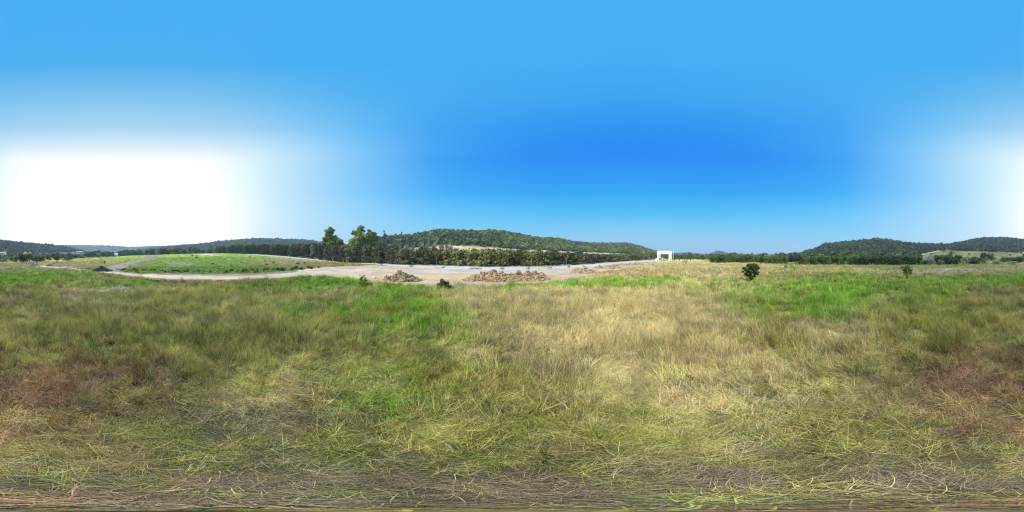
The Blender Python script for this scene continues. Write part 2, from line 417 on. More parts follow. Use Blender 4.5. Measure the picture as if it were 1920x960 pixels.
def plain_mat(name, base, rough=.85, var=.25, scale=3.0, bump=.0, metallic=0):
    m = mat(name); t = m.node_tree
    out = N(t, 'ShaderNodeOutputMaterial'); p = N(t, 'ShaderNodeBsdfPrincipled')
    p.inputs['Roughness'].default_value = rough; p.inputs['Metallic'].default_value = metallic
    tx = N(t, 'ShaderNodeTexCoord'); no = N(t, 'ShaderNodeTexNoise')
    no.inputs['Scale'].default_value = scale; no.inputs['Detail'].default_value = 5
    t.links.new(tx.outputs['Object'], no.inputs['Vector'])
    hs = N(t, 'ShaderNodeHueSaturation'); hs.inputs['Color'].default_value = (*base, 1)
    mr = N(t, 'ShaderNodeMapRange'); t.links.new(no.outputs[0], mr.inputs[0])
    mr.inputs[1].default_value = .3; mr.inputs[2].default_value = .7
    mr.inputs[3].default_value = 1-var; mr.inputs[4].default_value = 1+var
    t.links.new(mr.outputs[0], hs.inputs['Value']); t.links.new(hs.outputs[0], p.inputs['Base Color'])
    if bump:
        bp = N(t, 'ShaderNodeBump'); bp.inputs['Strength'].default_value = bump
        t.links.new(no.outputs[0], bp.inputs['Height']); t.links.new(bp.outputs[0], p.inputs['Normal'])
    t.links.new(p.outputs[0], out.inputs[0])
    return m
def ground_mat(name, bump, scale, var):
    m = mat(name); t = m.node_tree
    out = N(t, 'ShaderNodeOutputMaterial'); p = N(t, 'ShaderNodeBsdfPrincipled')
    p.inputs['Roughness'].default_value = .95; p.inputs['Specular IOR Level'].default_value = .15
    a = N(t, 'ShaderNodeAttribute'); a.attribute_name = 'tint'
    tx = N(t, 'ShaderNodeTexCoord')
    no = N(t, 'ShaderNodeTexNoise'); no.inputs['Scale'].default_value = scale; no.inputs['Detail'].default_value = 8; no.inputs['Roughness'].default_value = .7
    t.links.new(tx.outputs['Object'], no.inputs['Vector'])
    no2 = N(t, 'ShaderNodeTexNoise'); no2.inputs['Scale'].default_value = scale*.12; no2.inputs['Detail'].default_value = 4
    t.links.new(tx.outputs['Object'], no2.inputs['Vector'])
    s = math_n(t, 'ADD', no.outputs[0], math_n(t, 'MULTIPLY', no2.outputs[0], .6))
    mr = N(t, 'ShaderNodeMapRange'); t.links.new(s, mr.inputs[0])
    mr.inputs[1].default_value = .55; mr.inputs[2].default_value = 1.05
    mr.inputs[3].default_value = 1-var; mr.inputs[4].default_value = 1+var
    hs = N(t, 'ShaderNodeHueSaturation'); t.links.new(a.outputs['Color'], hs.inputs['Color']); t.links.new(mr.outputs[0], hs.inputs['Value'])
    t.links.new(hs.outputs[0], p.inputs['Base Color'])
    bp = N(t, 'ShaderNodeBump'); bp.inputs['Strength'].default_value = bump; bp.inputs['Distance'].default_value = .15
    t.links.new(s, bp.inputs['Height']); t.links.new(bp.outputs[0], p.inputs['Normal'])
    t.links.new(p.outputs[0], out.inputs[0])
    return m

# ---------------------------------------------------------------- mesh helpers
def mesh_np(name, verts, faces, mats=None, smooth=False, tone=None, tint=None):
    """faces: int array (n,3) or (n,4)"""
    me = bpy.data.meshes.new(name)
    verts = np.asarray(verts, np.float32); faces = np.asarray(faces, np.int32)
    k = faces.shape[1]; n = len(faces)
    me.vertices.add(len(verts)); me.vertices.foreach_set('co', verts.ravel())
    me.loops.add(n*k); me.loops.foreach_set('vertex_index', faces.ravel())
    me.polygons.add(n)
    me.polygons.foreach_set('loop_start', np.arange(0, n*k, k, dtype=np.int32))
    try:
        me.polygons.foreach_set('loop_total', np.full(n, k, np.int32))
    except Exception:
        pass
    me.polygons.foreach_set('use_smooth', np.full(n, smooth))
    me.update(calc_edges=True)
    if tone is not None:
        at = me.attributes.new('tone', 'FLOAT', 'POINT'); at.data.foreach_set('value', np.asarray(tone, np.float32))
    if tint is not None:
        at = me.attributes.new('tint', 'FLOAT_COLOR', 'POINT')
        at.data.foreach_set('color', np.c_[tint, np.ones(len(tint))].astype(np.float32).ravel())
    for m in mats or []:
        me.materials.append(m)
    return me
def add(name, me, parent=None, loc=None, rz=0, scale=None, **props):
    o = bpy.data.objects.new(name, me)
    COL.objects.link(o)
    if parent is not None: o.parent = parent
    if loc is not None: o.location = loc
    o.rotation_euler = (0, 0, rz)
    if scale is not None: o.scale = scale if hasattr(scale, '__len__') else (scale,)*3
    for k, v in props.items(): o[k] = v
    return o
def thing(name, label, cat, loc, rz=0, group=None, scale=None):
    o = add(name, None, None, loc, rz, scale, label=label, category=cat)
    if group: o['group'] = group
    return o
def join_geo(parts):
    """parts of (verts, faces[, tone]) with the same face width"""
    V = []; F = []; n = 0
    for v, f in parts:
        V.append(v); F.append(np.asarray(f)+n); n += len(v)
    return np.vstack(V), np.vstack(F)
def tube(pts, rad, k=6):
    """quads along a polyline"""
    pts = [Vector(p) for p in pts]; V = []; F = []
    for i, p in enumerate(pts):
        d = (pts[min(i+1, len(pts)-1)]-pts[max(i-1, 0)]).normalized()
        a = d.cross(Vector((0.3, 0.9, 0.1))).normalized(); b = d.cross(a)
        for j in range(k):
            t = 2*math.pi*j/k
            V.append(p+(a*math.cos(t)+b*math.sin(t))*rad[i])
    for i in range(len(pts)-1):
        for j in range(k):
            F.append((i*k+j, i*k+(j+1) % k, (i+1)*k+(j+1) % k, (i+1)*k+j))
    return np.array([tuple(v) for v in V]), np.array(F)
def boxg(x0, x1, y0, y1, z0, z1, tx=0, ty=0):
    v = [(x0,y0,z0),(x1,y0,z0),(x1,y1,z0),(x0,y1,z0),(x0+tx,y0+ty,z1),(x1-tx,y0+ty,z1),(x1-tx,y1-ty,z1),(x0+tx,y1-ty,z1)]
    f = [(0,3,2,1),(4,5,6,7),(0,1,5,4),(1,2,6,5),(2,3,7,6),(3,0,4,7)]
    return np.array(v, float), np.array(f)
def rockg(rs, flat=.8):
    t = (1+5**.5)/2
    v = np.array([(-1,t,0),(1,t,0),(-1,-t,0),(1,-t,0),(0,-1,t),(0,1,t),(0,-1,-t),(0,1,-t),(t,0,-1),(t,0,1),(-t,0,-1),(-t,0,1)], float)/1.9
    f = np.array([(0,11,5),(0,5,1),(0,1,7),(0,7,10),(0,10,11),(1,5,9),(5,11,4),(11,10,2),(10,7,6),(7,1,8),(3,9,4),(3,4,2),(3,2,6),(3,6,8),(3,8,9),(4,9,5),(2,4,11),(6,2,10),(8,6,7),(9,8,1)])
    v = v*(1+rs.uniform(-.3, .3, (12, 1)))*np.array([1, rs.uniform(.7, 1.1), flat])
    return v, f

# ---------------------------------------------------------------- terrain mesh
def rrange(a, b, s): return list(np.arange(a, b, s))
vs_rows = rrange(956, 560, -3)+rrange(560, 500, -1)+rrange(500, 488, -.5)
rr = [r_flat(v) for v in vs_rows]
q = rr[-1]
while q < 4400:
    q *= 1.024; rr.append(q)
rr = np.array(rr); NU = 960
az = (np.arange(NU)/NU-0.5)*2*math.pi
A, R_ = np.meshgrid(az, rr)
X = (R_*np.sin(A)).ravel(); Y = (R_*np.cos(A)).ravel(); Z = height(X, Y)
cls, U_, V_, RR_ = cover_class(X, Y, Z)
tint = cover_color(cls, U_, V_, RR_, X, Y)
Zm = Z.copy()
flatc = (cls == C_ROAD) | (cls == C_CONC)
i0 = np.arange(len(rr)-1)[:, None]*NU; j0 = np.arange(NU)[None, :]; j1 = (j0+1) % NU
F = np.stack([i0+j0, i0+j1, i0+NU+j1, i0+NU+j0], -1).reshape(-1, 4)[:, ::-1]
P = np.c_[X, Y, Z]
fc = cls[F[:, 0]]
GM = {
 'ground': ground_mat('meadow_soil', .6, 3.0, .45),
 'dirt_lot': ground_mat('bare_dirt', .5, 1.6, .22),
 'dirt_road': ground_mat('compacted_gravel', .25, 1.2, .14),
 'concrete_road': ground_mat('pale_concrete', .08, .8, .10),
 'soil_track': ground_mat('dark_soil', .8, 1.5, .3),
 'bare_hillside': ground_mat('dry_hillside', .6, .5, .3),
}
for nm, sel in (('ground', (fc == C_MEADOW) | (fc == C_WOOD)), ('dirt_lot', fc == C_LOT), ('dirt_road', fc == C_ROAD),
                ('concrete_road', fc == C_CONC), ('soil_track', fc == C_SOIL), ('bare_hillside', fc == C_SLOPE)):
    f = F[sel]
    ids = np.unique(f); mp = np.zeros(len(P), np.int32); mp[ids] = np.arange(len(ids))
    v = P[ids]; tt = tint[ids]; ff = mp[f]
    if nm == 'ground':       # close the disc under the viewer
        c0 = len(v); v = np.vstack([v, [[0, 0, 0]]]); tt = np.vstack([tt, [[.1, .085, .05]]])
    me = mesh_np(nm, v, ff, [GM[nm]], True, tint=tt)
    o = add(nm, me, kind='structure')
    if nm == 'ground':
        import bmesh
        bm = bmesh.new(); bm.from_mesh(me); bm.verts.ensure_lookup_table()
        for j in range(NU):
            bm.faces.new((bm.verts[c0], bm.verts[mp[(j+1) % NU]], bm.verts[mp[j]])).smooth = True
        bm.to_mesh(me); bm.free()

# ---------------------------------------------------------------- scattering (stuff only)
def src_coll(name, meshes):
    c = bpy.data.collections.new(name)
    for i, me in enumerate(meshes):
        o = bpy.data.objects.new(name+'_source', me); c.objects.link(o)
    return c
def scatter(name, pts, rot, scl, col, coll, idx, **props):
    n = len(pts)
    me = bpy.data.meshes.new(name)
    me.vertices.add(n); me.vertices.foreach_set('co', np.asarray(pts, np.float32).ravel())
    a = me.attributes.new('rot', 'FLOAT_VECTOR', 'POINT'); a.data.foreach_set('vector', np.asarray(rot, np.float32).ravel())
    a = me.attributes.new('scl', 'FLOAT_VECTOR', 'POINT'); a.data.foreach_set('vector', np.asarray(scl, np.float32).ravel())
    a = me.attributes.new('idx', 'INT', 'POINT'); a.data.foreach_set('value', np.asarray(idx, np.int32))
    a = me.attributes.new('col', 'FLOAT_COLOR', 'POINT'); a.data.foreach_set('color', np.c_[col, np.ones(n)].astype(np.float32).ravel())
    o = add(name, me, kind='stuff', **props)
    g = bpy.data.node_groups.new(name+'_scatter', 'GeometryNodeTree')
    g.interface.new_socket('Geometry', in_out='INPUT', socket_type='NodeSocketGeometry')
    g.interface.new_socket('Geometry', in_out='OUTPUT', socket_type='NodeSocketGeometry')
    gi = g.nodes.new('NodeGroupInput'); go = g.nodes.new('NodeGroupOutput')
    ip = g.nodes.new('GeometryNodeInstanceOnPoints')
    ci = g.nodes.new('GeometryNodeCollectionInfo'); ci.inputs['Collection'].default_value = coll
    ci.inputs['Separate Children'].default_value = True; ci.inputs['Reset Children'].default_value = True
    def na(nm, ty):
        q = g.nodes.new('GeometryNodeInputNamedAttribute'); q.data_type = ty; q.inputs['Name'].default_value = nm
        return q.outputs['Attribute']
    e2r = g.nodes.new('FunctionNodeEulerToRotation')
    g.links.new(na('rot', 'FLOAT_VECTOR'), e2r.inputs[0])
    g.links.new(gi.outputs[0], ip.inputs['Points']); g.links.new(ci.outputs[0], ip.inputs['Instance'])
    ip.inputs['Pick Instance'].default_value = True
    g.links.new(na('idx', 'INT'), ip.inputs['Instance Index'])
    g.links.new(e2r.outputs[0], ip.inputs['Rotation']); g.links.new(na('scl', 'FLOAT_VECTOR'), ip.inputs['Scale'])
    g.links.new(ip.outputs[0], go.inputs[0])
    md = o.modifiers.new('scatter', 'NODES'); md.node_group = g
    return o

def tuft_mesh(name, nb, rad, hgt, lean, wid, seg, mt, seed, heads=0, flat=0.0, clumps=0, crad=.04):
    rs = np.random.RandomState(seed); V = []; F = []; T = []
    cl = [(rad*math.sqrt(rs.uniform()), rs.uniform(0, 6.283), rs.uniform(), rs.uniform(.6, 1.15), rs.uniform(0, 6.283)) for _ in range(max(1, clumps))]
    for b in range(nb):
        ci = cl[b % len(cl)]
        a = rs.uniform(0, 2*math.pi); d = rad*math.sqrt(rs.uniform()); px, py = d*math.cos(a), d*math.sin(a)
        h = hgt*rs.uniform(.45, 1.1)
        if clumps:
            px = ci[0]*math.cos(ci[1])+rs.normal()*crad; py = ci[0]*math.sin(ci[1])+rs.normal()*crad; h = hgt*ci[3]*rs.uniform(.75, 1.05)
        la = rs.uniform(0, 2*math.pi) if rs.uniform() < .3 else (a+rs.normal()*.6 if rs.uniform() < .5 else 1.2+rs.normal()*.5)
        ln = abs(rs.normal(lean, lean*.5)); w = wid*rs.uniform(.6, 1.3); fa = rs.uniform(0, math.pi)
        if clumps: la = ci[4]+rs.normal()*.7
        wx, wy = math.cos(fa)*w/2, math.sin(fa)*w/2
        dx, dy = math.cos(la), math.sin(la); bend = rs.normal()*(.25 if not flat else .16)
        n0 = len(V); tone = rs.uniform()
        if clumps: tone = min(1, max(0, ci[2]+rs.normal()*.20))
        for s in range(seg+1):
            t = s/seg
            off = h*(ln*t+bend*t*t)*(1 if not flat else 1)
            zz = h*t*math.sqrt(max(0.02, 1-min(.98, (ln*.7)**2*t)))*(1-flat)+ (flat*.10*h*math.sin(t*math.pi)+.01)
            if flat:
                off = h*t; 
                cx = px+dx*off-dy*bend*h*t*t; cy = py+dy*off+dx*bend*h*t*t
            else:
                cx = px+dx*off; cy = py+dy*off
            ww = (1-t*.85)
            if flat:
                wx, wy = -dy*w/2, dx*w/2
            V.append((cx-wx*ww, cy-wy*ww, zz)); V.append((cx+wx*ww, cy+wy*ww, zz+ (w*.3 if flat else 0)))
            T += [tone]*2
        for s in range(seg):
            k = n0+2*s; F.append((k, k+1, k+3, k+2))
        if heads and rs.uniform() < heads:
            k = len(V); L = h*.22; q = wid*1.5
            V += [(cx-q*.5, cy, zz-L*.6), (cx, cy+q*.5, zz-L*.3), (cx+dx*L*.5+q*.5, cy+dy*L*.5, zz-L*.1), (cx+dx*L*.6, cy+dy*L*.6, zz+L*.5)]
            T += [.75]*4; F.append((k, k+1, k+3, k+2))
    return mesh_np(name, np.array(V), np.array(F), [mt], False, tone=T)

GR = leaf_mat('grass_blades', None, .60, rnd=True, inst=True, trans=.26, blade=True)
tufts_near = [tuft_mesh('grass_tuft', 56, .26, .80, .28, .013, 3, GR, 10+i, clumps=6, crad=.028) for i in range(5)]
tufts_mid = [tuft_mesh('grass_tuft', 56, .45, .78, .26, .024, 2, GR, 30+i, clumps=6, crad=.055) for i in range(4)]
tufts_far = [tuft_mesh('grass_tuft', 44, .9, .58, .40, .05, 1, GR, 50+i) for i in range(4)]
tufts_mat = [tuft_mesh('straw_mat', 80, .26, .38, .9, .0058, 3, GR, 70+i, flat=.94) for i in range(5)]

def ring_points(r0, r1, dens, rs):
    n = int(math.pi*(r1*r1-r0*r0)*dens)
    r = np.sqrt(rs.uniform(r0*r0, r1*r1, n)); a = rs.uniform(-math.pi, math.pi, n)
    return r*np.sin(a), r*np.cos(a)
def grass(name, rings, coll, nvar, hs, label_kind=None, clump=True, flat=False):
    Ps = []; Rt = []; Sc = []; Cl = []; Ix = []
    for (r0, r1, dens, sc) in rings:
        x, y = ring_points(r0, r1, dens, RS); z = height(x, y)
        c, u, v, r = cover_class(x, y, z)
        keep = (c == C_MEADOW)
        gap = fbm(x/.7, y/.7, 93, 3)+.6*fbm(x/2.3, y/2.3, 94, 2)
        keep &= (gap > (np.where(r < 6, -.10, -.2) if flat else np.where(r < 5, -.16, np.where(r < 14, -.24, -.30)))) | (r > 25) | (RS.uniform(size=r.shape) < .3)
        x, y, z, u, v, r = x[keep], y[keep], z[keep], u[keep], v[keep], r[keep]
        n = len(x)
        w = weights(u, v, x, y)
        ws = w**1.4; ws /= ws.sum(-1, keepdims=True); cw = ws.cumsum(-1); k = (RS.uniform(size=(n, 1)) > cw).sum(-1).clip(0, len(TK)-1)
        col = TC[k]*.75+ (ws @ TC)*.25
        col = col*(1+1.1*fbm(x/1.6, y/1.6, 91, 3)+.25*fbm(x/9, y/9, 92, 2))[:, None].clip(.3, 2)
        col = col*RS.uniform(.85, 1.18, (n, 1))*RS.uniform(.93, 1.07, (n, 3))
        hh = np.array([dict(L=1.0,O=.85,S=1.05,Y=1.05,R=.75,P=.85,G=.55,W=.8,D=.6)[t] for t in TK])[k]
        hh = hh*(1+1.8*fbm(x/1.8, y/1.8, 88, 3)).clip(.25, 2)
        low = np.interp(r, [0, 4, 9, 16, 60, 120], [.35, .5, .75, 1, 1, .75])
        mound = (u > 200) & (u < 620) & (r > 46)
        low = np.where(mound, .5, low)
        hh = hh*low*RS.uniform(.7, 1.2, n)
        if flat:
            hh = RS.uniform(.7, 1.5, n)
        Ps.append(np.c_[x, y, z-.02+(RS.uniform(0, .10, n) if flat else 0)])
        Rt.append(np.c_[RS.normal(0, .12, n), RS.normal(0, .12, n), RS.uniform(0, 6.28, n)])
        s2 = sc*RS.uniform(.8, 1.25, n)
        Sc.append(np.c_[s2, s2, (hh if not flat else s2)])
        Cl.append(col); Ix.append(RS.randint(0, nvar, n))
    return scatter(name, np.vstack(Ps), np.vstack(Rt), np.vstack(Sc), np.vstack(Cl), coll, np.concatenate(Ix))
o = grass('meadow_grass', [(1.6, 6, 16, 1), (6, 13, 17, 1.0), (13, 21, 11, 1.15)], src_coll('grass_near', tufts_near), 5, 1)
o['label'] = 'mixed green, straw and rust coloured grass of the near meadow'; o['category'] = 'grass'
o = grass('tall_grass', [(21, 38, 4.6, 1.0), (38, 62, 2.6, 1.25)], src_coll('grass_mid', tufts_mid), 4, 1)
o['label'] = 'streaked tan and green grass further out towards the lot and lone bush'; o['category'] = 'grass'
o = grass('field_grass', [(62, 110, .75, 1.0), (110, 240, .2, 1.5)], src_coll('grass_far', tufts_far), 4, 1)
o['label'] = 'low distant grass on the green mound and in front of the tree lines'; o['category'] = 'grass'
o = grass('flattened_straw', [(0, 3, 34, .8), (3, 7, 22, 1.0), (7, 15, 7, 1.1)], src_coll('straw_mats', tufts_mat), 5, 1, flat=True)
o['label'] = 'grey tan flattened straw and stalks lying right below the viewer'; o['category'] = 'straw'

# ---------------------------------------------------------------- trees
def crown_geo(rs, cx, cy, cz, rx, ry, rz, nb, nl, leaf, spread=.75, hollow=.55, cone=0.0):
    """leaf faces on a cluster of lobes filling an ellipsoid; returns verts, quads, tone"""
    C = []
    for b in range(nb):
        while True:
            p = rs.uniform(-1, 1, 3)
            if np.dot(p, p) < 1: break
        p = p/np.linalg.norm(p)*np.linalg.norm(p)**.5
        if cone: p[:2] *= (1-cone*(p[2]*.5+.5))
        s = rs.uniform(.24, .5)*(1-.25*abs(p[2]))
        C.append((p[0]*spread, p[1]*spread, p[2]*spread, s))
    C = np.array(C)
    k = rs.randint(0, nb, nl)
    d = rs.normal(size=(nl, 3)); d /= np.linalg.norm(d, axis=1)[:, None]
    rad = C[k, 3]*(rs.uniform(hollow, 1.08, nl))
    p = C[k, :3]+d*rad[:, None]
    p = p*np.array([rx, ry, rz])+np.array([cx, cy, cz])
    nrm = d+rs.normal(0, .55, (nl, 3)); nrm /= np.linalg.norm(nrm, axis=1)[:, None]
    t = np.cross(nrm, rs.normal(size=(nl, 3))); t /= np.linalg.norm(t, axis=1)[:, None]+1e-9
    b2 = np.cross(nrm, t)
    s = leaf*rs.uniform(.6, 1.35, nl)[:, None]
    V = np.stack([p-t*s, p-b2*s*.55, p+t*s, p+b2*s*.55], 1).reshape(-1, 3)
    F = np.arange(nl*4).reshape(-1, 4)
    lobe = rs.uniform(-.35, .35, nb)[k]
    T = np.repeat(np.clip(rs.uniform(0, 1, nl)*.6+.2+lobe, 0, 1), 4)
    return V, F, T
def crown_mesh(name, mt, seed, lobes, nl, leaf, **kw):
    """lobes: list of (cx,cy,cz,rx,ry,rz,share,nb)"""
    rs = np.random.RandomState(seed); VV = []; FF = []; TT = []; n = 0
    for (cx, cy, cz, rx, ry, rz, sh, nb) in lobes:
        V, F, T = crown_geo(rs, cx, cy, cz, rx, ry, rz, nb, int(nl*sh), leaf, **kw)
        VV.append(V); FF.append(F+n); TT.append(T); n += len(V)
    return mesh_np(name, np.vstack(VV), np.vstack(FF), [mt], False, tone=np.concatenate(TT))
def trunk_mesh(name, mt, seed, h, r, top, spread, nlimb, fork=.35, k=6):
    """tapered trunk from 0 to `fork`*h and limbs reaching up to top"""
    rs = np.random.RandomState(seed); parts = []
    zf = fork*h
    parts.append(tube([(0,0,-.3),(.02*h*rs.normal()*.3,0,zf*.5),(0.01*h,0,zf)], [r*1.25, r*.95, r*.8], k))
    for i in range(nlimb):
        a = 2*math.pi*(i+rs.uniform(-.3,.3))/nlimb
        ex, ey = math.cos(a)*spread*rs.uniform(.5, 1), math.sin(a)*spread*rs.uniform(.5, 1); ez = zf+(top-zf)*rs.uniform(.55, 1)
        z0 = zf*rs.uniform(.7, 1)
        parts.append(tube([(0,0,z0),(ex*.4,ey*.4,z0+(ez-z0)*.4),(ex,ey,ez)], [r*.6, r*.4, r*.1], 5 if k > 5 else 4))
    V, F = join_geo(parts)
    return mesh_np(name, V, F, [mt], True)

L_TALL = leaf_mat('tall_tree_leaves', (.17,.23,.045), .5)
M_BARK = plain_mat('bark', (.11,.085,.065), .9, .35, 4, .5)
M_PALEBARK = plain_mat('pale_bark', (.50,.48,.44), .9, .2, 6, .2)
L_DARK = leaf_mat('dark_leaves', (.085,.115,.030), .45)
L_BELT = leaf_mat('belt_leaves', (.088,.098,.034), .5)
L_OLIVE = leaf_mat('olive_leaves', (.17,.18,.055), .45)
L_GREEN = leaf_mat('green_leaves', (.105,.175,.034), .45)
L_BRIGHT = leaf_mat('bright_leaves', (.19,.27,.06), .4)
L_YELLOW = leaf_mat('yellowing_leaves', (.28,.31,.06), .55)
L_GREY = leaf_mat('silvery_leaves', (.20,.22,.17), .35)
L_PURPLE = leaf_mat('brownish_leaves', (.105,.09,.055), .45)
L_BUSH = leaf_mat('dense_bush_leaves', (.07,.115,.028), .5)

# unit trees: height 1, crown width given by object scale; built with height 1 m and width 1 m
def unit_tree(seed, lm, nl=850, leaf=.055, base=.12, nb=16, bark=None, pointed=0., trunk=.03, fork=.3, hollow=.55, low=None):
    zc = (1+base)/2; rz = (1-base)/2
    lobs = [(0,0,zc,.5,.5,rz,1,nb)]
    if base < .06: lobs = [(0,0,.62,.5,.5,.39,.6,nb), (0,0,.26,.56,.56,.29,.4,nb)]
    cr = crown_mesh('crown', lm, seed, lobs, nl, leaf, cone=pointed, hollow=hollow, spread=.70)
    tr = trunk_mesh('trunk', bark or M_BARK, seed+500, 1, trunk, .85, .28, 4, fork)
    return cr, tr
UT = {
 'belt': [unit_tree(100+i, L_BELT, 1300, .060, .02, 20) for i in range(3)]+[unit_tree(110+i, L_OLIVE, 1200, .060, .03, 20) for i in range(2)]+[unit_tree(113, L_PURPLE, 900, .055, .04, 18)],
 'dark': [unit_tree(120+i, L_DARK, 1300, .058, .04, 20) for i in range(3)],
 'green': [unit_tree(130+i, L_GREEN, 1300, .055, .02, 20) for i in range(3)],
 'bright': [unit_tree(140+i, L_BRIGHT, 420, .052, .2, 10, hollow=.3) for i in range(2)],
 'grey': [unit_tree(150+i, L_GREY, 600, .055, .05) for i in range(2)],
 'purple': [unit_tree(160+i, L_PURPLE, 800, .05, .12, pointed=.4) for i in range(2)],
 'umbrella': [unit_tree(170+i, L_DARK, 900, .055, .38, trunk=.035, fork=.4) for i in range(2)],
 'street': [unit_tree(180+i, L_OLIVE, 380, .05, .42, 9, M_PALEBARK, trunk=.016, fork=.5, hollow=.3) for i in range(2)],
 'pine': [unit_tree(190+i, L_DARK, 500, .06, .3, 10, pointed=.5) for i in range(2)],
}
ALLT = {}
def put_tree(kind, u, r, vtop, wpx, label, cat='tree', group=None, name=None, var=None, zoff=0, h=None):
    x, y = uv_xy(u, r); z = gz(x, y)+zoff
    hh = h if h else z_at(vtop, r)-z
    hh = max(hh, .8)
    w = wpx*DEG*r
    lst = UT[kind]; i = random.randrange(len(lst)) if var is None else var
    cr, tr = lst[i]
    nm = name or dict(belt='roadside_tree', dark='broadleaf_tree', green='broadleaf_tree', bright='young_tree', grey='silvery_shrub', purple='brownish_tree', umbrella='spreading_tree', street='street_tree', pine='hilltop_tree')[kind]
    t = thing(nm, label, cat, (x, y, z), random.uniform(0, 6.28), group, (w, w, hh))
    add('crown', cr, t); add('trunk', tr, t)
    return t

# the roadside belt: row along the concrete road
RU = [404,430,500,560,640,700,760,850,950,1030,1100,1150,1200,1238]
RRw = [215,195,168,153,127,111,93,82,75,79,99,131,180,262]
TOPU = [404,440,480,520,560,600,640,700,740,780,850,900,950,1000,1050,1100,1150,1200,1238]
TOPV = [463,458,457,456,455,455.5,456.5,459.5,461,463,464,464,464.5,466,469.5,473,474.5,474,475]
MARKS = [(440,'above the left end of the green mound'),(480,'above the middle of the green mound'),(520,'above the right part of the green mound'),(560,'above the right tip of the green mound'),
         (603,'left of the tall green tree'),(643,'below the tall green tree'),(668,'below the left half of the yellowing tree'),(704,'below the right half of the yellowing tree'),
         (730,'left behind the pointed dirt heap'),(775,'straight behind the pointed dirt heap'),(818,'between the pointed heap and the round bush'),(860,'behind the round bush'),
         (900,'behind the left end of the long dirt heap'),(945,'behind the left hump of the long dirt heap'),(985,'behind the right hump of the long dirt heap'),(1030,'behind the right end of the long dirt heap'),
         (1075,'between the long heap and the low heap'),(1115,'behind the low dirt heap'),(1160,'behind the row of low brown heaps'),(1205,'where the belt narrows towards the gate'),(2000,'last ones beside the white gate')]
def mark(u): return next(t for m, t in MARKS if u < m)
u = 409.0
nbelt = 0
while u < 1236:
    r = float(np.interp(u, RU, RRw)); tv = float(np.interp(u, TOPU, TOPV))
    w = random.uniform(4.6, 7.0)/r/DEG*1.5
    for back in (0, 1):
        rr2 = r+2.5+back*random.uniform(4, 6.5)+random.uniform(-.8, .8)
        kind = 'belt'
        if u < 560 and random.random() < .6: kind = 'dark'
        lab = ('hind' if back else 'front')+' rank belt tree, '+mark(u)
        if u < 560 and kind == 'dark': lab = ('hind' if back else 'front')+' rank dark green belt tree, '+mark(u)
        put_tree(kind, u+random.uniform(-.3, .3)*w, rr2, tv+random.uniform(-1.0, 2.0)-(.3 if back else -.5), w*random.uniform(.9, 1.2), lab,
                 group='trees of the roadside belt')
        nbelt += 1
    u += w*.48
# street trees in front of the belt
for i, uu in enumerate([704, 759, 818, 877, 935, 996, 1062, 1095, 1116, 1138, 1157, 1174, 1190, 1206, 1218]):
    r = float(np.interp(uu, RU, RRw))-1.0
    put_tree('street', uu, r, float(np.interp(uu, TOPU, TOPV))+6, 3.0/r/DEG, 'slim pale trunked street tree, number '+['one','two','three','four','five','six','seven','eight','nine','ten','eleven','twelve','thirteen','fourteen','fifteen'][i]+' from the left', group='street trees along the concrete road')

# two big trees above the belt
x, y = uv_xy(621, 142); z0 = gz(x, y)
t = thing('poplar_tree', 'tall dense green tree rising above the belt, left of the yellowing tree', 'tree', (x, y, z0), -((621/1920-.5)*2*math.pi))
t.scale = (.94, .94, .95)
k = 142*DEG
def vz(v): return z_at(v, 142)-z0
lob = []
for (pu, pv, ru, rv) in [(618,430,9,7),(617,441,11,8),(611,448,9,7),(624,446,11,9),(633,452,10,8),(640,453,6,6),(622,456,14,7),(606,455,5,4)]:
    lob.append(((pu-621)*k, random.uniform(-3, 3), vz(pv), ru*k*1.35, ru*k*1.2, rv*k*1.35, .125, 16))
add('crown', crown_mesh('crown', L_TALL, 5, lob, 14000, .62, hollow=.3, spread=.62), t)
add('trunk', trunk_mesh('trunk', M_BARK, 6, 24, .45, 22, 4, 6, .3), t)
x, y = uv_xy(684, 138); z0 = gz(x, y); k = 138*DEG
def vz(v): return z_at(v, 138)-z0
t = thing('yellowing_tree', 'large tree with yellowing loose crown rising above the roadside belt', 'tree', (x, y, z0), -((684/1920-.5)*2*math.pi))
lob = []
for (pu, pv, ru, rv) in [(676,426,6,5),(672,433,7,6),(663,433,5,4),(682,437,8,7),(676,446,11,8),(663,449,8,6),(693,433,5,5),(697,440,7,6),(702,436,4,3),(690,448,10,8),(706,447,5,7),(667,456,10,5),(656,452,4,5),(684,452,10,8),(699,452,8,7),(672,445,8,7)]:
    lob.append(((pu-684)*k, random.uniform(-3, 3), vz(pv), ru*k*1.6, ru*k*1.3, rv*k*1.6, .077, 12))
t.scale = (.94, .94, .95)
add('crown', crown_mesh('crown', L_YELLOW, 8, lob, 14000, .55, hollow=.2, spread=.72), t)
add('trunk', trunk_mesh('trunk', M_BARK, 9, 24, .5, 22, 5, 8, .3), t)

# skyline trees left of the hill top
ORD = ['first','second','third','fourth','fifth','sixth','seventh','eighth','ninth','tenth','eleventh','twelfth','thirteenth','fourteenth','fifteenth','sixteenth','seventeenth','eighteenth','nineteenth','twentieth']
for (uu, tv, w, kd) in [(712,446,12,'green'),(722,437,7,'dark'),(731,440,8,'dark'),(741,437,6,'pine'),(747,441,6,'dark'),(765,439,9,'pine'),(753,433.5,6,'pine'),(776,440,8,'pine'),(787,436,7,'pine'),(796,438,9,'dark'),(720,430.5,6,'pine')]:
    put_tree(kd, uu, 318+random.uniform(-15, 15), tv, w*1.1, ORD[sum(q < uu for q in (712,720,722,731,741,747,753,765,776,787,796))]+' skyline tree right of the yellowing tree', group='skyline trees beside the hill top')
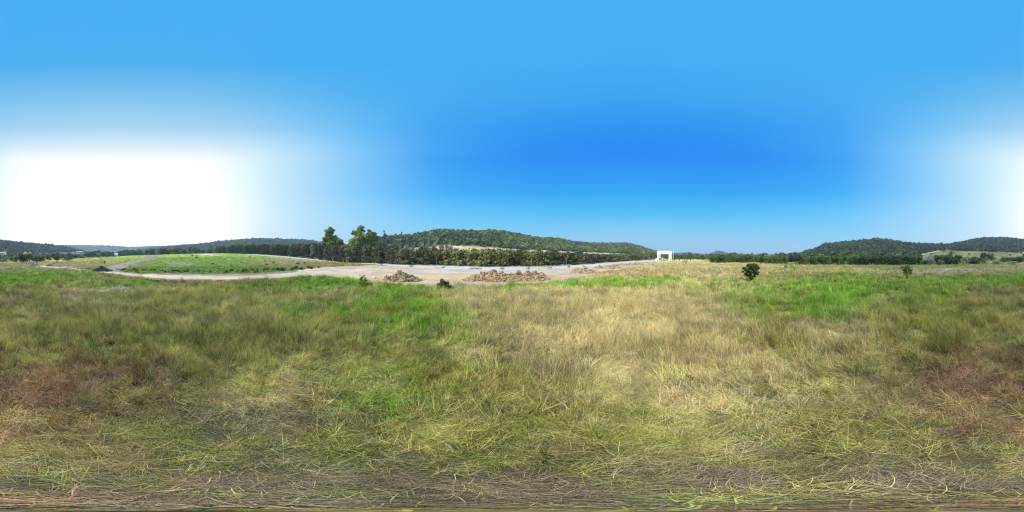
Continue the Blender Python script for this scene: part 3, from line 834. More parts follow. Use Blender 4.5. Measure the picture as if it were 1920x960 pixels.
# silvery shrubs at hill foot behind the belt
for i, (uu, tv, w) in enumerate([(762,454,12),(776,455,10),(790,451.5,14),(803,450.5,14),(816,451,15),(828,453,12),(838,452.5,9),(845,455,10),(750,457,8)]):
    put_tree('grey', uu, 170, tv, w*1.15, 'silvery grey shrub behind the roadside belt below the hill wood', 'shrub', 'silvery shrubs below the hill')

# right hand tree line
T = [(1338,477,9,115,'green'),(1348,477.5,9,120,'green'),(1355,475.4,16,118,'dark'),(1367,478,10,125,'green'),(1376,478,10,128,'green'),
     (1384,478.5,8,130,'green'),(1391,478,10,125,'dark'),(1421,478,9,125,'green'),(1428,480,9,112,'dark'),(1436,480,12,110,'green'),(1446,480,10,104,'dark'),
     (1455,478.5,12,106,'green'),(1462,480,11,98,'green'),(1471,477.5,13,100,'green'),(1500,478,13,95,'dark'),(1508,480.5,12,90,'belt'),(1519,478,14,92,'green'),
     (1528,479,13,90,'green'),(1540,480,14,90,'belt'),(1551,479,15,90,'green'),(1561,478,14,92,'green'),(1573,480,13,91,'green'),(1583,477,15,93,'green'),
     (1595,475.5,17,96,'green'),(1607,478,15,92,'green'),(1618,479,14,91,'dark'),(1629,478.5,15,91,'dark'),(1641,479,15,90,'dark'),(1652,478,16,91,'dark'),(1664,478,15,91,'dark'),
     (1676,479,15,90,'dark'),(1688,477,19,89,'dark'),(1702,477.5,18,90,'dark'),(1714,478,16,89,'dark'),(1724,480.5,12,90,'dark')]
RM = [(1345,'left of the dark round tree'),(1362,'at the dark round tree'),(1395,'between the round and the spreading tree'),(1425,'right behind the lone bush'),(1450,'some way right of the lone bush'),(1480,'left of the brownish pointed tree'),
      (1512,'just right of the brownish pointed tree'),(1545,'under the left foot of the right hill'),(1580,'under the left slope of the right hill'),(1612,'under the left shoulder of the right hill'),(1645,'under the top of the right hill'),(1672,'under the long white shed'),(1694,'just left of the small forked tree'),(1718,'just behind the small forked tree'),(2000,'at the right end of the line')]
def rmark(u): return next(t for m, t in RM if u < m)
for (uu, tv, w, r, kd) in T:
    put_tree(kd, uu, r, tv, w*1.25, {'dark':'dark rounded','green':'green bushy','belt':'dull olive'}[kd]+' tree in the right tree line, '+rmark(uu), group='tree line at the right meadow edge')
for i in range(46):      # second rank, closes the gaps
    uu = 1332+i*8.6+random.uniform(-3, 3)
    r = float(np.interp(uu, [1332,1480,1728], [150,125,108]))+random.uniform(-6, 10)
    put_tree(random.choice(['dark','green','green']), uu, r, random.uniform(477, 480)-(1 if uu > 1500 else 0), random.uniform(11, 16), 'hind rank tree of the right tree line, '+rmark(uu), group='second rank of the right tree line')
put_tree('umbrella', 1402, 118, 475.8, 25, 'dark spreading tree with short trunk right behind the lone round bush')
put_tree('purple', 1491, 97, 471.5, 17, 'brownish pointed tree sticking out above the right tree line')
put_tree('purple', 1484, 100, 475, 14, 'lower brownish tree just left of the pointed brownish one')
# bushes between tree line and edge
for (uu, tv, w, r, kd, lab) in [
 (1745,485,18,93,'grey','pale weedy thicket right of the tree line, below the white tent'),(1762,486,16,90,'grey','grey weedy thicket below the white sign'),
 (1758,479,16,100,'dark','dark shrub right beside the small tent'),(1768,478.5,20,100,'dark','dark shrub under the white sign'),(1780,479,17,98,'dark','dark rounded shrub right of the white sign'),
 (1795,477.5,20,96,'dark','large dark round shrub, rightmost of the dark ones on the pasture foot'),(1812,480.5,18,102,'grey','greyish round shrub, left one of the grey pair on the pasture foot'),
 (1830,479.5,24,102,'belt','large greyish bush in the middle of the pasture foot'),(1846,483,20,106,'grey','pale grey bush right of the large greyish bush'),
 (1845,473,14,180,'belt','small bush upslope on the pasture, left one'),(1858,473.5,16,182,'belt','small bush upslope on the pasture, right of the first'),
 (1884,480,18,130,'belt','low hedge bush near the right picture edge'),(1900,481,18,126,'belt','hedge bush at the right end of the pasture foot'),(1912,479.5,16,124,'dark','dark bush nearest the right picture edge'),
 (1783,470.5,7,230,'dark','tiny dark bush high on the green pasture'),(1762,476.5,22,150,'dark','dark hedge strip on the pasture left of the white sign'),(1778,475.5,14,150,'dark','dark hedge bush on the pasture above the white sign'),
 (1735,487,14,92,'belt','dull shrub at the foot of the tree line end'),(1868,488,20,100,'grey','low grey weed clump at the pasture foot'),(1898,489,20,95,'grey','low grey weed clump at the right picture edge')]:
    put_tree(kd, uu, r, tv, w*1.2, lab, 'shrub', name='meadow_shrub')
# left edge trees
for (uu, tv, w, r, kd, lab, ct) in [
 (9,479.5,18,142,'grey','round grey green bush at the left picture edge','bush'),(-4,481,12,142,'belt','bush cut by the left picture edge','bush'),
 (21,480,10,165,'green','small green tree behind the parked car','tree'),(31,479,12,160,'dark','dark tree right behind the parked car','tree'),
 (44,474.5,20,125,'belt','large dull tree, left one of the big pair beyond the meadow','tree'),(56,473.5,24,120,'purple','large brownish tree, right one of the big pair beyond the meadow','tree'),
 (68,477,16,130,'belt','dull tree just right of the big brownish tree','tree'),(78,477,15,132,'belt','grey green tree between the big brownish tree and the spreading one','tree'),(92,479,14,128,'purple','brownish tree left of the spreading tree','tree'),
 (107,479.2,18,98,'umbrella','spreading tree with clear trunk beside the dark soil line','tree'),(125,480.5,15,125,'belt','low tree right of the spreading tree','tree'),(132,482,14,118,'umbrella','second small spreading tree with short trunk','tree'),
 (118,474,13,190,'belt','tree behind the two small spreading trees','tree'),(141,477,14,180,'belt','tree below the white far building','tree'),(153,478.5,14,170,'green','round green tree in the pale field','tree'),
 (185,475.5,10,185,'green','slim green tree at the far edge of the pale field','tree'),(201,481,6,150,'dark','small dark shrub at the green strip, left one','shrub'),(214,480,6,150,'dark','small dark shrub at the green strip, right one','shrub'),
 (165,470,18,300,'dark','dark tree left of the tall pointed one far off','tree'),(177,469,18,300,'dark','dark tree just left of the tall pointed one','tree'),(186,466.5,6,300,'pine','tall pointed tree in the far left tree group','tree'),
 (196,470,18,300,'dark','dark tree right of the tall pointed one','tree'),(208,471,14,300,'dark','dark tree left of the small white roof','tree'),
 (226,470,16,300,'dark','dark tree right of the small white roof','tree'),(238,468,18,295,'dark','dark tree in the far group before the mound, left part','tree'),(250,467,16,290,'dark','dark tree in the far group before the mound, middle','tree'),
 (262,469,16,285,'dark','dark tree in the far group before the mound, right part','tree'),(276,468.5,10,240,'dark','lone dark tree on the mound crest, leftmost','tree'),(286,466,10,235,'dark','taller lone dark tree on the mound crest','tree'),
 (305,464.5,17,230,'dark','dark rounded tree on the mound crest by the soil track end','tree'),(316,466,16,235,'dark','dark tree right of the rounded tree on the crest','tree'),
 (332,462.5,20,225,'dark','broad dark tree on the crest of the green mound','tree'),(346,467,16,228,'purple','low brownish tree on the crest of the mound','tree'),(357,461.5,9,250,'dark','narrow dark tree behind the green round tree','tree'),
 (368,461,19,220,'green','green round tree on the crest of the mound','tree'),(394,465.5,11,195,'dark','small round dark bush on the crest beside the bare patch','bush'),
 (396,457.5,9,330,'green','pale green tree standing above the crest bush','tree'),(380,467,12,260,'belt','low scrub tree between green tree and dark bush','tree'),(405,466,14,240,'purple','brownish scrub at the start of the belt','tree')]:
    put_tree(kd, uu % 1920, r, tv, w*1.15, lab, ct, name='bush' if ct == 'bush' else None)

for i in range(16):
    uu = random.uniform(330, 600); r = random.uniform(60, 125)
    put_tree(random.choice(['green','belt','dark']), uu, r, None, random.uniform(3, 6.5), 'small dark weed clump out on the face of the green mound', 'weed', 'weeds on the face of the mound', name='mound_weed', h=random.uniform(.5, 1.1))
for i in range(22):
    uu = random.uniform(1745, 1918); r = random.uniform(190, 420)
    x, y = uv_xy(uu, r)
    put_tree(random.choice(['belt','green','grey']), uu, r, None, random.uniform(3, 7), 'small scrub clump dotted over the green pasture slope', 'shrub', 'scrub on the pasture slope', name='pasture_shrub', h=random.uniform(1.5, 3.5))
# near bushes with their own shape
def near_bush(name, label, u, r, vtop, lobes, lm, nl, leaf, stems, vref=None, cat='bush', hollow=.5):
    x, y = uv_xy(u, r); z0 = gz(x, y); k = r*DEG
    t = thing(name, label, cat, (x, y, z0), -((u/1920-.5)*2*math.pi))
    lob = [((pu-u)*k, random.uniform(-.3, .3)*ru*k, z_at(pv, r)-z0, ru*k*1.35, ru*k*1.3, rv*k*1.35, 1/len(lobes), 9) for pu, pv, ru, rv in lobes]
    add('foliage', crown_mesh('foliage', lm, int(u), lob, nl, leaf, hollow=hollow, spread=.75), t)
    parts = []
    for i in range(stems):
        pu, pv, ru, rv = lobes[i % len(lobes)]
        ex, ez = (pu-u)*k, z_at(pv, r)-z0
        parts.append(tube([(random.uniform(-.05,.05),0,-.2),(ex*.35,random.uniform(-.1,.1),ez*.45),(ex*.9,random.uniform(-.2,.2),ez)], [.05*r/31,.035*r/31,.012], 5))
    V, F = join_geo(parts)
    add('stems', mesh_np('stems', V, F, [M_BARK], True), t)
    return t
near_bush('lone_bush', 'dark green goblet shaped bush standing alone among dry grass', 1408, 31, 494,
  [(1399,507,7,6),(1403,500,6,5),(1409,498,6,4),(1414,499,6,5),(1418,505,6,6),(1409,507,9,8),(1404,513,7,6),(1412,515,6,6),(1404,505,7,7),(1413,507,7,7),(1408,503,7,7),(1408,520,4,5),(1419,512,4,4)], L_BUSH, 9500, .11, 9, hollow=.15)
near_bush('small_tree', 'small light green tree with forked trunk on the right meadow', 1700, 35, 497,
  [(1695,503,5,4),(1700,500,6,4),(1706,503,5,5),(1702,507,7,5),(1696,509,5,5),(1707,510,4,4)], L_BRIGHT, 2600, .10, 6, cat='tree', hollow=.35)
near_bush('round_bush', 'dense dark green bush at the grass edge before the dirt lot', 832, 22, 523,
  [(831,529,8,7),(825,536,9,8),(839,536,9,8),(832,538,12,9),(832,544,11,6),(824,542,5,5),(840,544,5,5)], L_BUSH, 6500, .09, 6, hollow=.15)
near_bush('leafy_weed', 'loose light green weed bush at the grass edge left of the first dirt heap', 681, 25, 518,
  [(676,520,5,5),(681,523,6,7),(687,530,5,6),(692,535,6,4),(678,533,7,5)], L_GREEN, 1000, .07, 5, hollow=.2)
near_bush('weed_bush', 'grey stalked weed at the grass edge left of the leafy weed', 613, 27, 521,
  [(611,525,6,4),(616,529,5,4)], L_GREY, 320, .05, 5, hollow=.2)
near_bush('meadow_weed', 'low dark weed between the leafy weed and the round bush', 770, 24.5, 532,
  [(767,537,7,5),(774,538,7,5)], L_GREEN, 600, .06, 4, hollow=.3)
near_bush('meadow_sapling', 'pale green sapling beyond the lone bush, left of its pair', 1473, 55, 493,
  [(1471,497,5,3.5),(1476,497,5,3),(1473,501,4,3)], L_BRIGHT, 500, .11, 4, hollow=.3, cat='tree')
near_bush('meadow_sapling', 'pale green sapling beyond the lone bush, right of its pair', 1490, 50, 492,
  [(1487,496,6,4),(1493,494,5,3),(1490,502,7,4),(1491,506,5,4)], L_BRIGHT, 800, .11, 5, hollow=.3, cat='tree')
near_bush('meadow_sapling', 'thin pale green sapling in front of the gate road', 1286, 100, 487,
  [(1284,490,4,2.5),(1288,490,4,3)], L_BRIGHT, 360, .15, 3, hollow=.3, cat='tree')
near_bush('grey_bush', 'blue grey bush beside the pale road at far left', 64, 76, 491,
  [(60,497,5,4),(66,495,5,4),(71,498,5,4),(64,499,8,3)], L_GREY, 800, .16, 4)
for uu, vv, w in [(275,525,5),(283,526,6),(294,527,6),(305,527,5)]:
    near_bush('roadside_weed', 'dark weed clump in the row beside the pale road', uu, r_flat(vv+3), vv-3, [(uu-2,vv,w*.7,2.5),(uu+3,vv+.5,w*.7,2.5)], L_DARK, 260, .09, 3)['group'] = 'dark weeds beside the pale road'
for i in range(60):      # rank weeds at the foot of the green mound
    uu = 222+i*6.3+random.uniform(-4, 4)
    vb = float(np.interp(uu, [220,260,330,400,480,540,600], [509,512,512.6,513,512,508,502.5]))
    r = r_flat(vb)+1.2
    hgt = random.uniform(.3, .9)+(.3 if uu > 430 else 0)
    put_tree(random.choice(['green','bright','green']) if uu < 470 else random.choice(['belt','green','grey']), uu, r+abs(random.gauss(0, 2.2))-.4, None, random.uniform(4, 11), 'weed clump at the foot of the green mound, '+('left third' if uu < 340 else 'middle third' if uu < 460 else 'right third'), 'weed', 'weeds along the foot of the mound', name='mound_weed', h=hgt)
put_tree('green', 196, 82, None, 3.5, 'tiny sapling above the dark soil heap', 'sapling', name='sapling', h=1.6)

# ---------------------------------------------------------------- forests on hills (stuff)
FM = leaf_mat('forest_leaves', None, .45, rnd=True, inst=True, trans=.25)
forest_src = []
for i in range(4):
    forest_src.append(crown_mesh('forest_crown', FM, 900+i, [(0,0,.5,.55,.55,.5,1,9)], 330, .105, spread=.66, hollow=.6))
fc_coll = src_coll('forest_crowns', forest_src)
def forest(name, label, u0, u1, r0, r1, spacing, size, col, mask=None, jitter=1.0, green=.5):
    a0 = (u0/1920-.5)*2*math.pi; a1 = (u1/1920-.5)*2*math.pi
    n = int((a1-a0)/2*(r1*r1-r0*r0)/spacing**2)
    r = np.sqrt(RS.uniform(r0*r0, r1*r1, n)); a = RS.uniform(a0, a1, n)
    x = r*np.sin(a); y = r*np.cos(a); z = height(x, y)
    c, u, v, rr = cover_class(x, y, z)
    m = np.ones(n, bool) if mask is None else mask(c, u, v, rr, z)
    x, y, z = x[m], y[m], z[m]; n = len(x)
    s = size*RS.uniform(.65, 1.3, n)
    base = np.array(col)
    tint = base*RS.uniform(.6, 1.5, (n, 1))*(1+.9*fbm(x/70, y/70, 44, 3))[:, None]
    g = (RS.uniform(size=n) < .35)[:, None]*np.array([.02, .025, -.004])
    tint = np.clip(tint+g*green*2, .005, .5)
    scatter(name, np.c_[x, y, z-.1*s], np.c_[RS.normal(0,.1,n), RS.normal(0,.1,n), RS.uniform(0,6.28,n)],
            np.c_[s, s, s*RS.uniform(.75, 1.15, n)], tint, fc_coll, RS.randint(0, 4, n), label=label, category='forest')
    return n
W_ = C_WOOD
nf = 0
nf += forest('hill_forest', 'green mixed wood covering the central hill above the bare slope', 645, 1262, 150, 900, 6.0, 9.0, (.092,.128,.036), lambda c,u,v,r,z: (c == W_) & (r < np.interp(u,[645,900,1262],[480,560,1000])))
nf += forest('far_left_forest', 'bluish wood on the long hill behind the green mound', 245, 740, 560, 1050, 11, 14, (.075,.10,.045), lambda c,u,v,r,z: (z > 12))
nf += forest('right_hill_forest', 'dark dense wood covering the hill on the right', 1465, 1830, 125, 620, 6.0, 8.5, (.070,.095,.038), lambda c,u,v,r,z: (c == W_))
nf += forest('edge_hill_forest', 'purplish dark wood on the hill at the right picture edge', 1735, 1920, 280, 760, 7, 10, (.085,.09,.06), lambda c,u,v,r,z: (c == W_))
nf += forest('left_hill_forest', 'hazy purplish wood on the hill at the left picture edge', 0, 205, 420, 900, 8, 10.5, (.10,.095,.07), lambda c,u,v,r,z: (z > 5) & (v < 473))
nf += forest('valley_wood', 'low dull wood filling the valley below the left hills', 0, 300, 250, 520, 11, 8, (.075,.085,.04), lambda c,u,v,r,z: (v > 470) & (r > 225) & ((u < 130) | (r > 330)))
nf += forest('distant_ridge_wood', 'blue hazy wood on the farthest ridge at left', 0, 470, 1600, 2500, 22, 24, (.05,.07,.04), lambda c,u,v,r,z: z > 12)
nf += forest('plain_wood', 'flat distant wood on the horizon behind the lone bush', 1232, 1500, 190, 900, 12, 9.5, (.09,.125,.042), lambda c,u,v,r,z: (r > np.interp(u,[1232,1300,1340,1500],[280,260,170,150])))
nf += forest('gate_hill_wood', 'wood on the two small blue hills right of the gate', 1180, 1380, 1350, 1950, 22, 16, (.05,.075,.035), lambda c,u,v,r,z: z > 8)
print('belt', nbelt, 'forest instances', nf)

# ---------------------------------------------------------------- dirt heaps
M_DIRT = plain_mat('heap_dirt', (.27,.19,.11), .95, .45, 1.6, .8)
M_CLOD = plain_mat('dirt_clods', (.27,.195,.115), .95, .5, 1.2, .4)
M_DARKSOIL = plain_mat('dark_heap_soil', (.075,.058,.045), .95, .45, 1.6, .8)
def heap(name, label, u, r, peaks, wid, mt, clm, nclod, csize, group=None, depth=None, cat='dirt heap'):
    """peaks: (u, vtop, spread px)"""
    x0, y0 = uv_xy(u, r); z0 = gz(x0, y0); k = r*DEG
    t = thing(name, label, cat, (x0, y0, z0-.03), -((u/1920-.5)*2*math.pi), group)
    hw = wid*k/2+.6; hd = depth or 3.0
    nx, ny = int(hw*2/.16), int(hd*2/.16)
    gx, gy = np.meshgrid(np.linspace(-hw, hw, nx), np.linspace(-hd, hd, ny))
    hh = np.zeros_like(gx)
    for (pu, pv, sp) in peaks:
        px = (pu-u)*k; ph = z_at(pv, r)-z0; s = sp*k
        py = random.uniform(-.25, .25)
        d = np.sqrt(((gx-px)/s)**2+((gy-py)/(min(s*1.0, hd*.8)))**2)
        hh = np.maximum(hh, ph*np.clip(1-d, 0, 1)**.85)
    n = fbm(gx*1.6+u, gy*1.6, 5, 4); n2 = fbm(gx*5+u, gy*5, 8, 2)
    hh = hh*(1+.55*n)+.35*n2*np.clip(hh, 0, .5)*1.3
    hh = np.where(hh < .03, -.15, hh)
    V = np.c_[gx.ravel(), gy.ravel(), hh.ravel()]
    i = np.arange(ny-1)[:, None]*nx; j = np.arange(nx-1)[None]
    F = np.stack([i+j, i+j+1, i+nx+j+1, i+nx+j], -1).reshape(-1, 4)
    keep = (hh.ravel()[F] > 0).any(1)
    add('mound', mesh_np('mound', V, F[keep], [mt], False), t)
    rs = np.random.RandomState(int(u)); parts = []
    cand = np.argwhere(hh > .02)
    for _ in range(nclod):
        a, b = cand[rs.randint(len(cand))]
        v, f = rockg(rs); s = csize*rs.uniform(.35, 1.3)*(2.3 if rs.uniform() < .10 else 1)
        parts.append((v*s+np.array([gx[a, b]+rs.uniform(-.1,.1), gy[a, b]+rs.uniform(-.35,.1), max(hh[a, b], 0)+s*.15]), f))
    for _ in range(nclod//4):      # strewn round the foot
        an = rs.uniform(0, 6.28); v, f = rockg(rs); s = csize*rs.uniform(.3, .8)
        parts.append((v*s+np.array([math.cos(an)*hw*rs.uniform(.8, 1.05), math.sin(an)*hd*.6*rs.uniform(.8, 1.1), s*.3]), f))
    Vc, Fc = join_geo(parts)
    add('clods', mesh_np('clods', Vc, Fc, [clm], False), t, kind='stuff')
heap('dirt_heap', 'single pointed brown dirt heap on the bare lot, left of the long one', 752, 33.5,
     [(750,505,17),(744,513,24),(757,511,27),(770,516,22),(778,520,14),(730,518,14),(724,515.5,6)], 84, M_DIRT, M_CLOD, 1000, .12)
heap('dirt_heap', 'long double humped dirt heap with clods in the middle of the lot', 952, 33.5,
     [(925,504,22),(912,509,30),(895,515,26),(880,521,14),(940,508,24),(972,504.5,14),(958,512,22),(990,507.5,20),(1003,508,18),(1016,511,14),(1024,518,10)], 160, M_DIRT, M_CLOD, 2100, .125)
heap('dirt_heap', 'low dirt heap on the lot right of the long double humped heap', 1092, 48,
     [(1083,502,12),(1098,501.5,12),(1090,504,18),(1107,504,12),(1115,506,10)], 54, M_DIRT, M_CLOD, 350, .2)
heap('dirt_heap', 'low brown heap in the row leading to the gate, nearest part', 1138, 66,
     [(1125,498,12),(1140,497,14),(1152,496,12),(1132,499,16)], 52, M_DIRT, M_CLOD, 260, .24)
heap('dirt_heap', 'low brown heap in the row leading to the gate, farthest part', 1184, 92,
     [(1168,494.5,13),(1180,493.5,12),(1196,492.5,12)], 52, M_DIRT, M_CLOD, 240, .3)
heap('soil_heap', 'nearly black soil heap at the corner of the dark track', 192, 54,
     [(191,498,12),(183,503,12),(200,503,12),(206,506,6)], 38, M_DARKSOIL, M_DARKSOIL, 220, .16, cat='soil heap')
heap('soil_heap', 'small dark soil heap by the spreading tree at left', 97, 78,
     [(95,495.5,7),(101,497.5,6)], 20, M_DARKSOIL, M_DARKSOIL, 60, .18, cat='soil heap')
# pale rock on the lot, and loose stones
M_ROCK = plain_mat('pale_rock', (.62,.56,.48), .9, .2, 3, .4)
rs = np.random.RandomState(4); v, f = rockg(rs, .6); x, y = uv_xy(702.5, 36.8)
add('rock', mesh_np('rock', v*.42, f, [M_ROCK], False), None, (x, y, gz(x, y)+.12), label='pale rock lying alone on the lot left of the pointed heap', category='rock')
parts = []
for i in range(900):
    uu = rs.uniform(560, 1180); vv = rs.uniform(499, 538); r = r_flat(vv); x, y = uv_xy(uu, r)
    c, _, _, _ = cover_class(np.array([x]), np.array([y]), np.array([0.0]))
    if c[0] != C_LOT: continue
    v, f = rockg(rs, .6); s = rs.uniform(.03, .1)*(2 if rs.uniform() < .06 else 1)
    parts.append((v*s+np.array([x, y, gz(x, y)+s*.2]), f))
V, F_ = join_geo(parts)
add('loose_stones', mesh_np('loose_stones', V, F_, [M_ROCK], False), kind='stuff', label='small stones and crumbs strewn over the bare lot', category='stones')
# paving stacks beside the road
M_PAVER = plain_mat('blue_grey_stone', (.22,.24,.29), .8, .3, 5, .2)
for i, (uu, vv, n, w) in enumerate([(715,497.5,9,1.5),(771,500,12,2.0),(830,502.5,12,2.0),(891,504.5,22,5.0),(941,504.5,10,1.8),(990,504.8,9,1.5),(1032,503,8,1.6),(1067,501.5,7,1.5),(1095,499.8,6,1.2)]):
    r = r_flat(vv); x, y = uv_xy(uu, r); z0 = gz(x, y)
    lab = 'blue grey stone stack on the concrete road beside a street tree' if w < 4 else 'widest blue grey stone stack, on the road above the long heap'
    t = thing('stone_stack', lab, 'stone stack', (x, y, z0), -((uu/1920-.5)*2*math.pi), 'stone stacks along the concrete road')
    for j in range(n):
        lay = j//max(1, int(n*.5)); bx = random.uniform(-w/2, w/2)*(1-.35*lay); s = random.uniform(.25, .45)
        v, f = boxg(-s, s, -s*.7, s*.7, 0, .28)
        ca, sa = math.cos(random.uniform(0, 3)), math.sin(random.uniform(0, 3)); nn = math.hypot(ca, sa); ca /= nn; sa /= nn
        v = v @ np.array([[ca, sa, 0], [-sa, ca, 0], [0, 0, 1]])+np.array([bx, random.uniform(-.4, .4), lay*.27+random.uniform(0, .02)])
        add('block', mesh_np('block', v, f, [M_PAVER]), t)
# kerb along the far side of the concrete road
KV = []; 
us = np.linspace(560, 1232, 260)
M_KERB = plain_mat('kerb_concrete', (.40,.41,.42), .85, .12, 2, .1)
parts = []
for i in range(len(us)-1):
    seg = []
    for uu in (us[i], us[i+1]):
        r = float(np.interp(uu, RU, RRw))-.2
        for dr in (0, .3):
            x, y = uv_xy(uu, r+dr); z = gz(x, y)
            seg.append((x, y, z-.1)); seg.append((x, y, z+.18))
    v = np.array(seg); f = np.array([(0,1,5,4),(1,3,7,5),(3,2,6,7)])
    parts.append((v, f))
V, F_ = join_geo(parts)
add('kerb', mesh_np('kerb', V, F_, [M_KERB]), kind='structure')

# ---------------------------------------------------------------- entrance gate
M_WHITE = plain_mat('white_render', (.80,.79,.77), .7, .05, 1.5, .05)
M_DARKG = plain_mat('dark_glass', (.02,.022,.028), .2, .1, 2)
M_GREYSH = plain_mat('grey_soffit', (.20,.21,.22), .8, .1, 2)
x, y = uv_xy(1246, 170); z0 = gz(x, y); k = 170*DEG
gate = thing('entrance_gate', 'white portal gate with two pillars and a deep beam at the road end', 'gate', (x, y, z0), -((1246/1920-.5)*2*math.pi))
def gx(u): return (u-1246)*k
def gzv(v): return z_at(v, 168)-z0
zt = gzv(470.6); zl = gzv(475.6)
def part(nm, geos, m, parent, **p):
    V, F = join_geo(geos); return add(nm, mesh_np(nm, V, F, [m]), parent, **p)
D = 3.0
part('beam', [boxg(gx(1232.2), gx(1259.6), -D/2, D/2, zl, zt-.35)], M_WHITE, gate)
part('coping', [boxg(gx(1231.8), gx(1260.0), -D/2-.2, D/2+.2, zt-.345, zt)], M_WHITE, gate)
part('soffit', [boxg(gx(1237.6), gx(1254.1), -D/2+.2, D/2-.2, zl-.5, zl-.004)], M_GREYSH, gate)
# left pillar: two shafts joined by bands, open window above and door below
xl0, xl1 = gx(1232.8), gx(1238.2)
zw0, zw1, zd = gzv(483.2), gzv(478), gzv(484.2)
pl = part('pillar', [boxg(xl0, xl0+1.15, -D/2, D/2, -.3, zl-.004), boxg(xl1-.8, xl1, -D/2, D/2, zd, zl-.004),
                     boxg(xl0+1.15, xl1-.8, -D/2, D/2, zw1, zl-.004), boxg(xl0+1.15, xl1-.8, -D/2, D/2, zd, zw0),
                     boxg(xl0+1.15, xl0+1.5, -D/2, D/2, -.3, zd-.002)], M_WHITE, gate)
part('window', [boxg(xl0+1.16, xl1-.81, -.3, .3, zw0+.01, zw1-.01)], M_DARKG, pl)
part('door', [boxg(xl0+1.51, xl1+.15, -.8, .6, 0, zd-.01)], M_DARKG, pl)
xr0, xr1 = gx(1254), gx(1258.8)
pr = part('pillar', [boxg(xr0, xr0+1.15, -D/2, D/2, -.3, zl-.004), boxg(xr0+1.9, xr1, -D/2, D/2, -.3, zl-.004), boxg(xr0+1.15, xr0+1.9, -D/2, D/2, zd, zl-.004)], M_WHITE, gate)
part('door', [boxg(xr0+1.16, xr0+1.89, -.8, .6, 0, zd-.01)], M_DARKG, pr)
part('plinth', [boxg(gx(1232), gx(1239.4), -D/2-.4, D/2+.4, -.3, .35)], M_WHITE, gate)
part('plinth', [boxg(gx(1253), gx(1260), -D/2-.4, D/2+.4, -.3, .35)], M_WHITE, gate)
part('wing_wall', [boxg(gx(1229.3), gx(1231.9), -.4, .4, -.3, gzv(484.5))], M_WHITE, gate)
x, y = uv_xy(1262.3, 165); z = gz(x, y)
V, F_ = tube([(0,0,-.2),(0,0,6.0),(0,0,z_at(466, 165)-z)], [.16,.14,.12], 8)
ft = thing('flag_pole', 'thin pale flag pole right of the white gate', 'pole', (x, y, z))
add('shaft', mesh_np('shaft', V, F_, [plain_mat('pole_paint', (.55,.70,.62), .5, .05)], True), ft)
V, F_ = boxg(-.06, 1.1, -.02, .02, 9.2-.6, 9.2); add('flag', mesh_np('flag', V, F_, [plain_mat('flag_cloth', (.30,.62,.55), .8, .1)]), ft)
# low white wall and clipped shrubs right of the gate
x, y = uv_xy(1282, 176); z = gz(x, y); k = 176*DEG
wl = thing('low_wall', 'long low pale wall running right from the white gate', 'wall', (x, y, z), -((1282/1920-.5)*2*math.pi))
add('wall_body', mesh_np('wall_body', *boxg(-20*k, 34*k, -.2, .2, -.3, .8), [M_ROCK]), wl)
add('coping', mesh_np('coping', *boxg(-20.2*k, 34.2*k, -.3, .3, .804, .92), [M_ROCK]), wl)
for uu, w, lab in [(1263.6,2.6,'small dark clipped shrub right of the flag pole'),(1273.5,2.2,'taller dark narrow shrub before the low pale wall'),(1295,2.4,'small dark shrub at the right part of the low pale wall')]:
    put_tree('dark', uu, 168, None, w, lab, 'shrub', name='clipped_shrub', h=2.2 if w > 2.3 else 3.6)
for i in range(26):
    uu = 1262+i*3.2+random.uniform(-1, 1)
    put_tree(random.choice(['belt','green','dark']), uu, 215+random.uniform(-12, 30), random.uniform(476, 481), random.uniform(4.5, 8), ('tree behind the low pale wall, '+ORD[i]+' from the flag pole' if i < 20 else 'tree right of the low wall end, '+ORD[i-20]+' one from it'), group='trees behind the low wall')

# ---------------------------------------------------------------- far buildings and small man-made things
M_ROOF = plain_mat('grey_roof', (.42,.42,.44), .8, .1, 2)
def house(name, label, u, r, vtop, wpx, depth, roof=None, floors=1, zbase=None, cat='house', wall=None):
    x, y = uv_xy(u, r); z = gz(x, y); w = wpx*r*DEG/2; zt = z_at(vtop, r)-z
    t = thing(name, label, cat, (x, y, z), -((u/1920-.5)*2*math.pi))
    rh = zt*.0+min(1.6, w*.5)
    add('wall', mesh_np('wall', *boxg(-w, w, -depth/2, depth/2, -1, zt-rh), [wall or M_WHITE]), t)
    v = np.array([(-w-.3,-depth/2-.3,zt-rh+.004),(w+.3,-depth/2-.3,zt-rh+.004),(w+.3,depth/2+.3,zt-rh+.004),(-w-.3,depth/2+.3,zt-rh+.004),(-w-.1,0,zt),(w+.1,0,zt)])
    me = bpy.data.meshes.new('roof'); me.from_pydata([tuple(q) for q in v], [], [(0,1,5,4),(3,4,5,2),(0,4,3),(1,2,5),(0,3,2,1)]); me.materials.append(roof or M_ROOF)
    add('roof', me, t)
    n = max(2, int(w*2/3.5))
    for i in range(n):
        cx = -w+(i+.5)*2*w/n
        add('window', mesh_np('window', *boxg(cx-.5, cx+.5, -depth/2-.05, -depth/2+.02, (zt-rh)*.55, (zt-rh)*.8), [M_DARKG]), t)
    return t
house('far_building', 'long white building among the trees far at left', 148, 620, 471.3, 14, 10)
house('far_building', 'small white building just right of the long white one', 158.5, 620, 472, 4, 8)
house('far_shed', 'small white roofed shed at the far left tree group', 218, 290, 475.3, 6, 5, M_WHITE, cat='shed')
house('hill_house', 'small house with grey roof on the skyline, left one', 736, 345, 438.6, 6, 6)
house('hill_house', 'small white house on the skyline, right one', 757.5, 330, 441.5, 8, 6)
house('long_shed', 'long low white roof behind the right tree line', 1672, 214, 475.9, 16, 5, M_WHITE, cat='shed')
house('left_house', 'pale house half hidden at the left picture edge', 3, 330, 472.5, 9, 8, plain_mat('tan_roof', (.5,.45,.38), .8, .1))
x, y = uv_xy(775.5, 300); z = gz(x, y); 
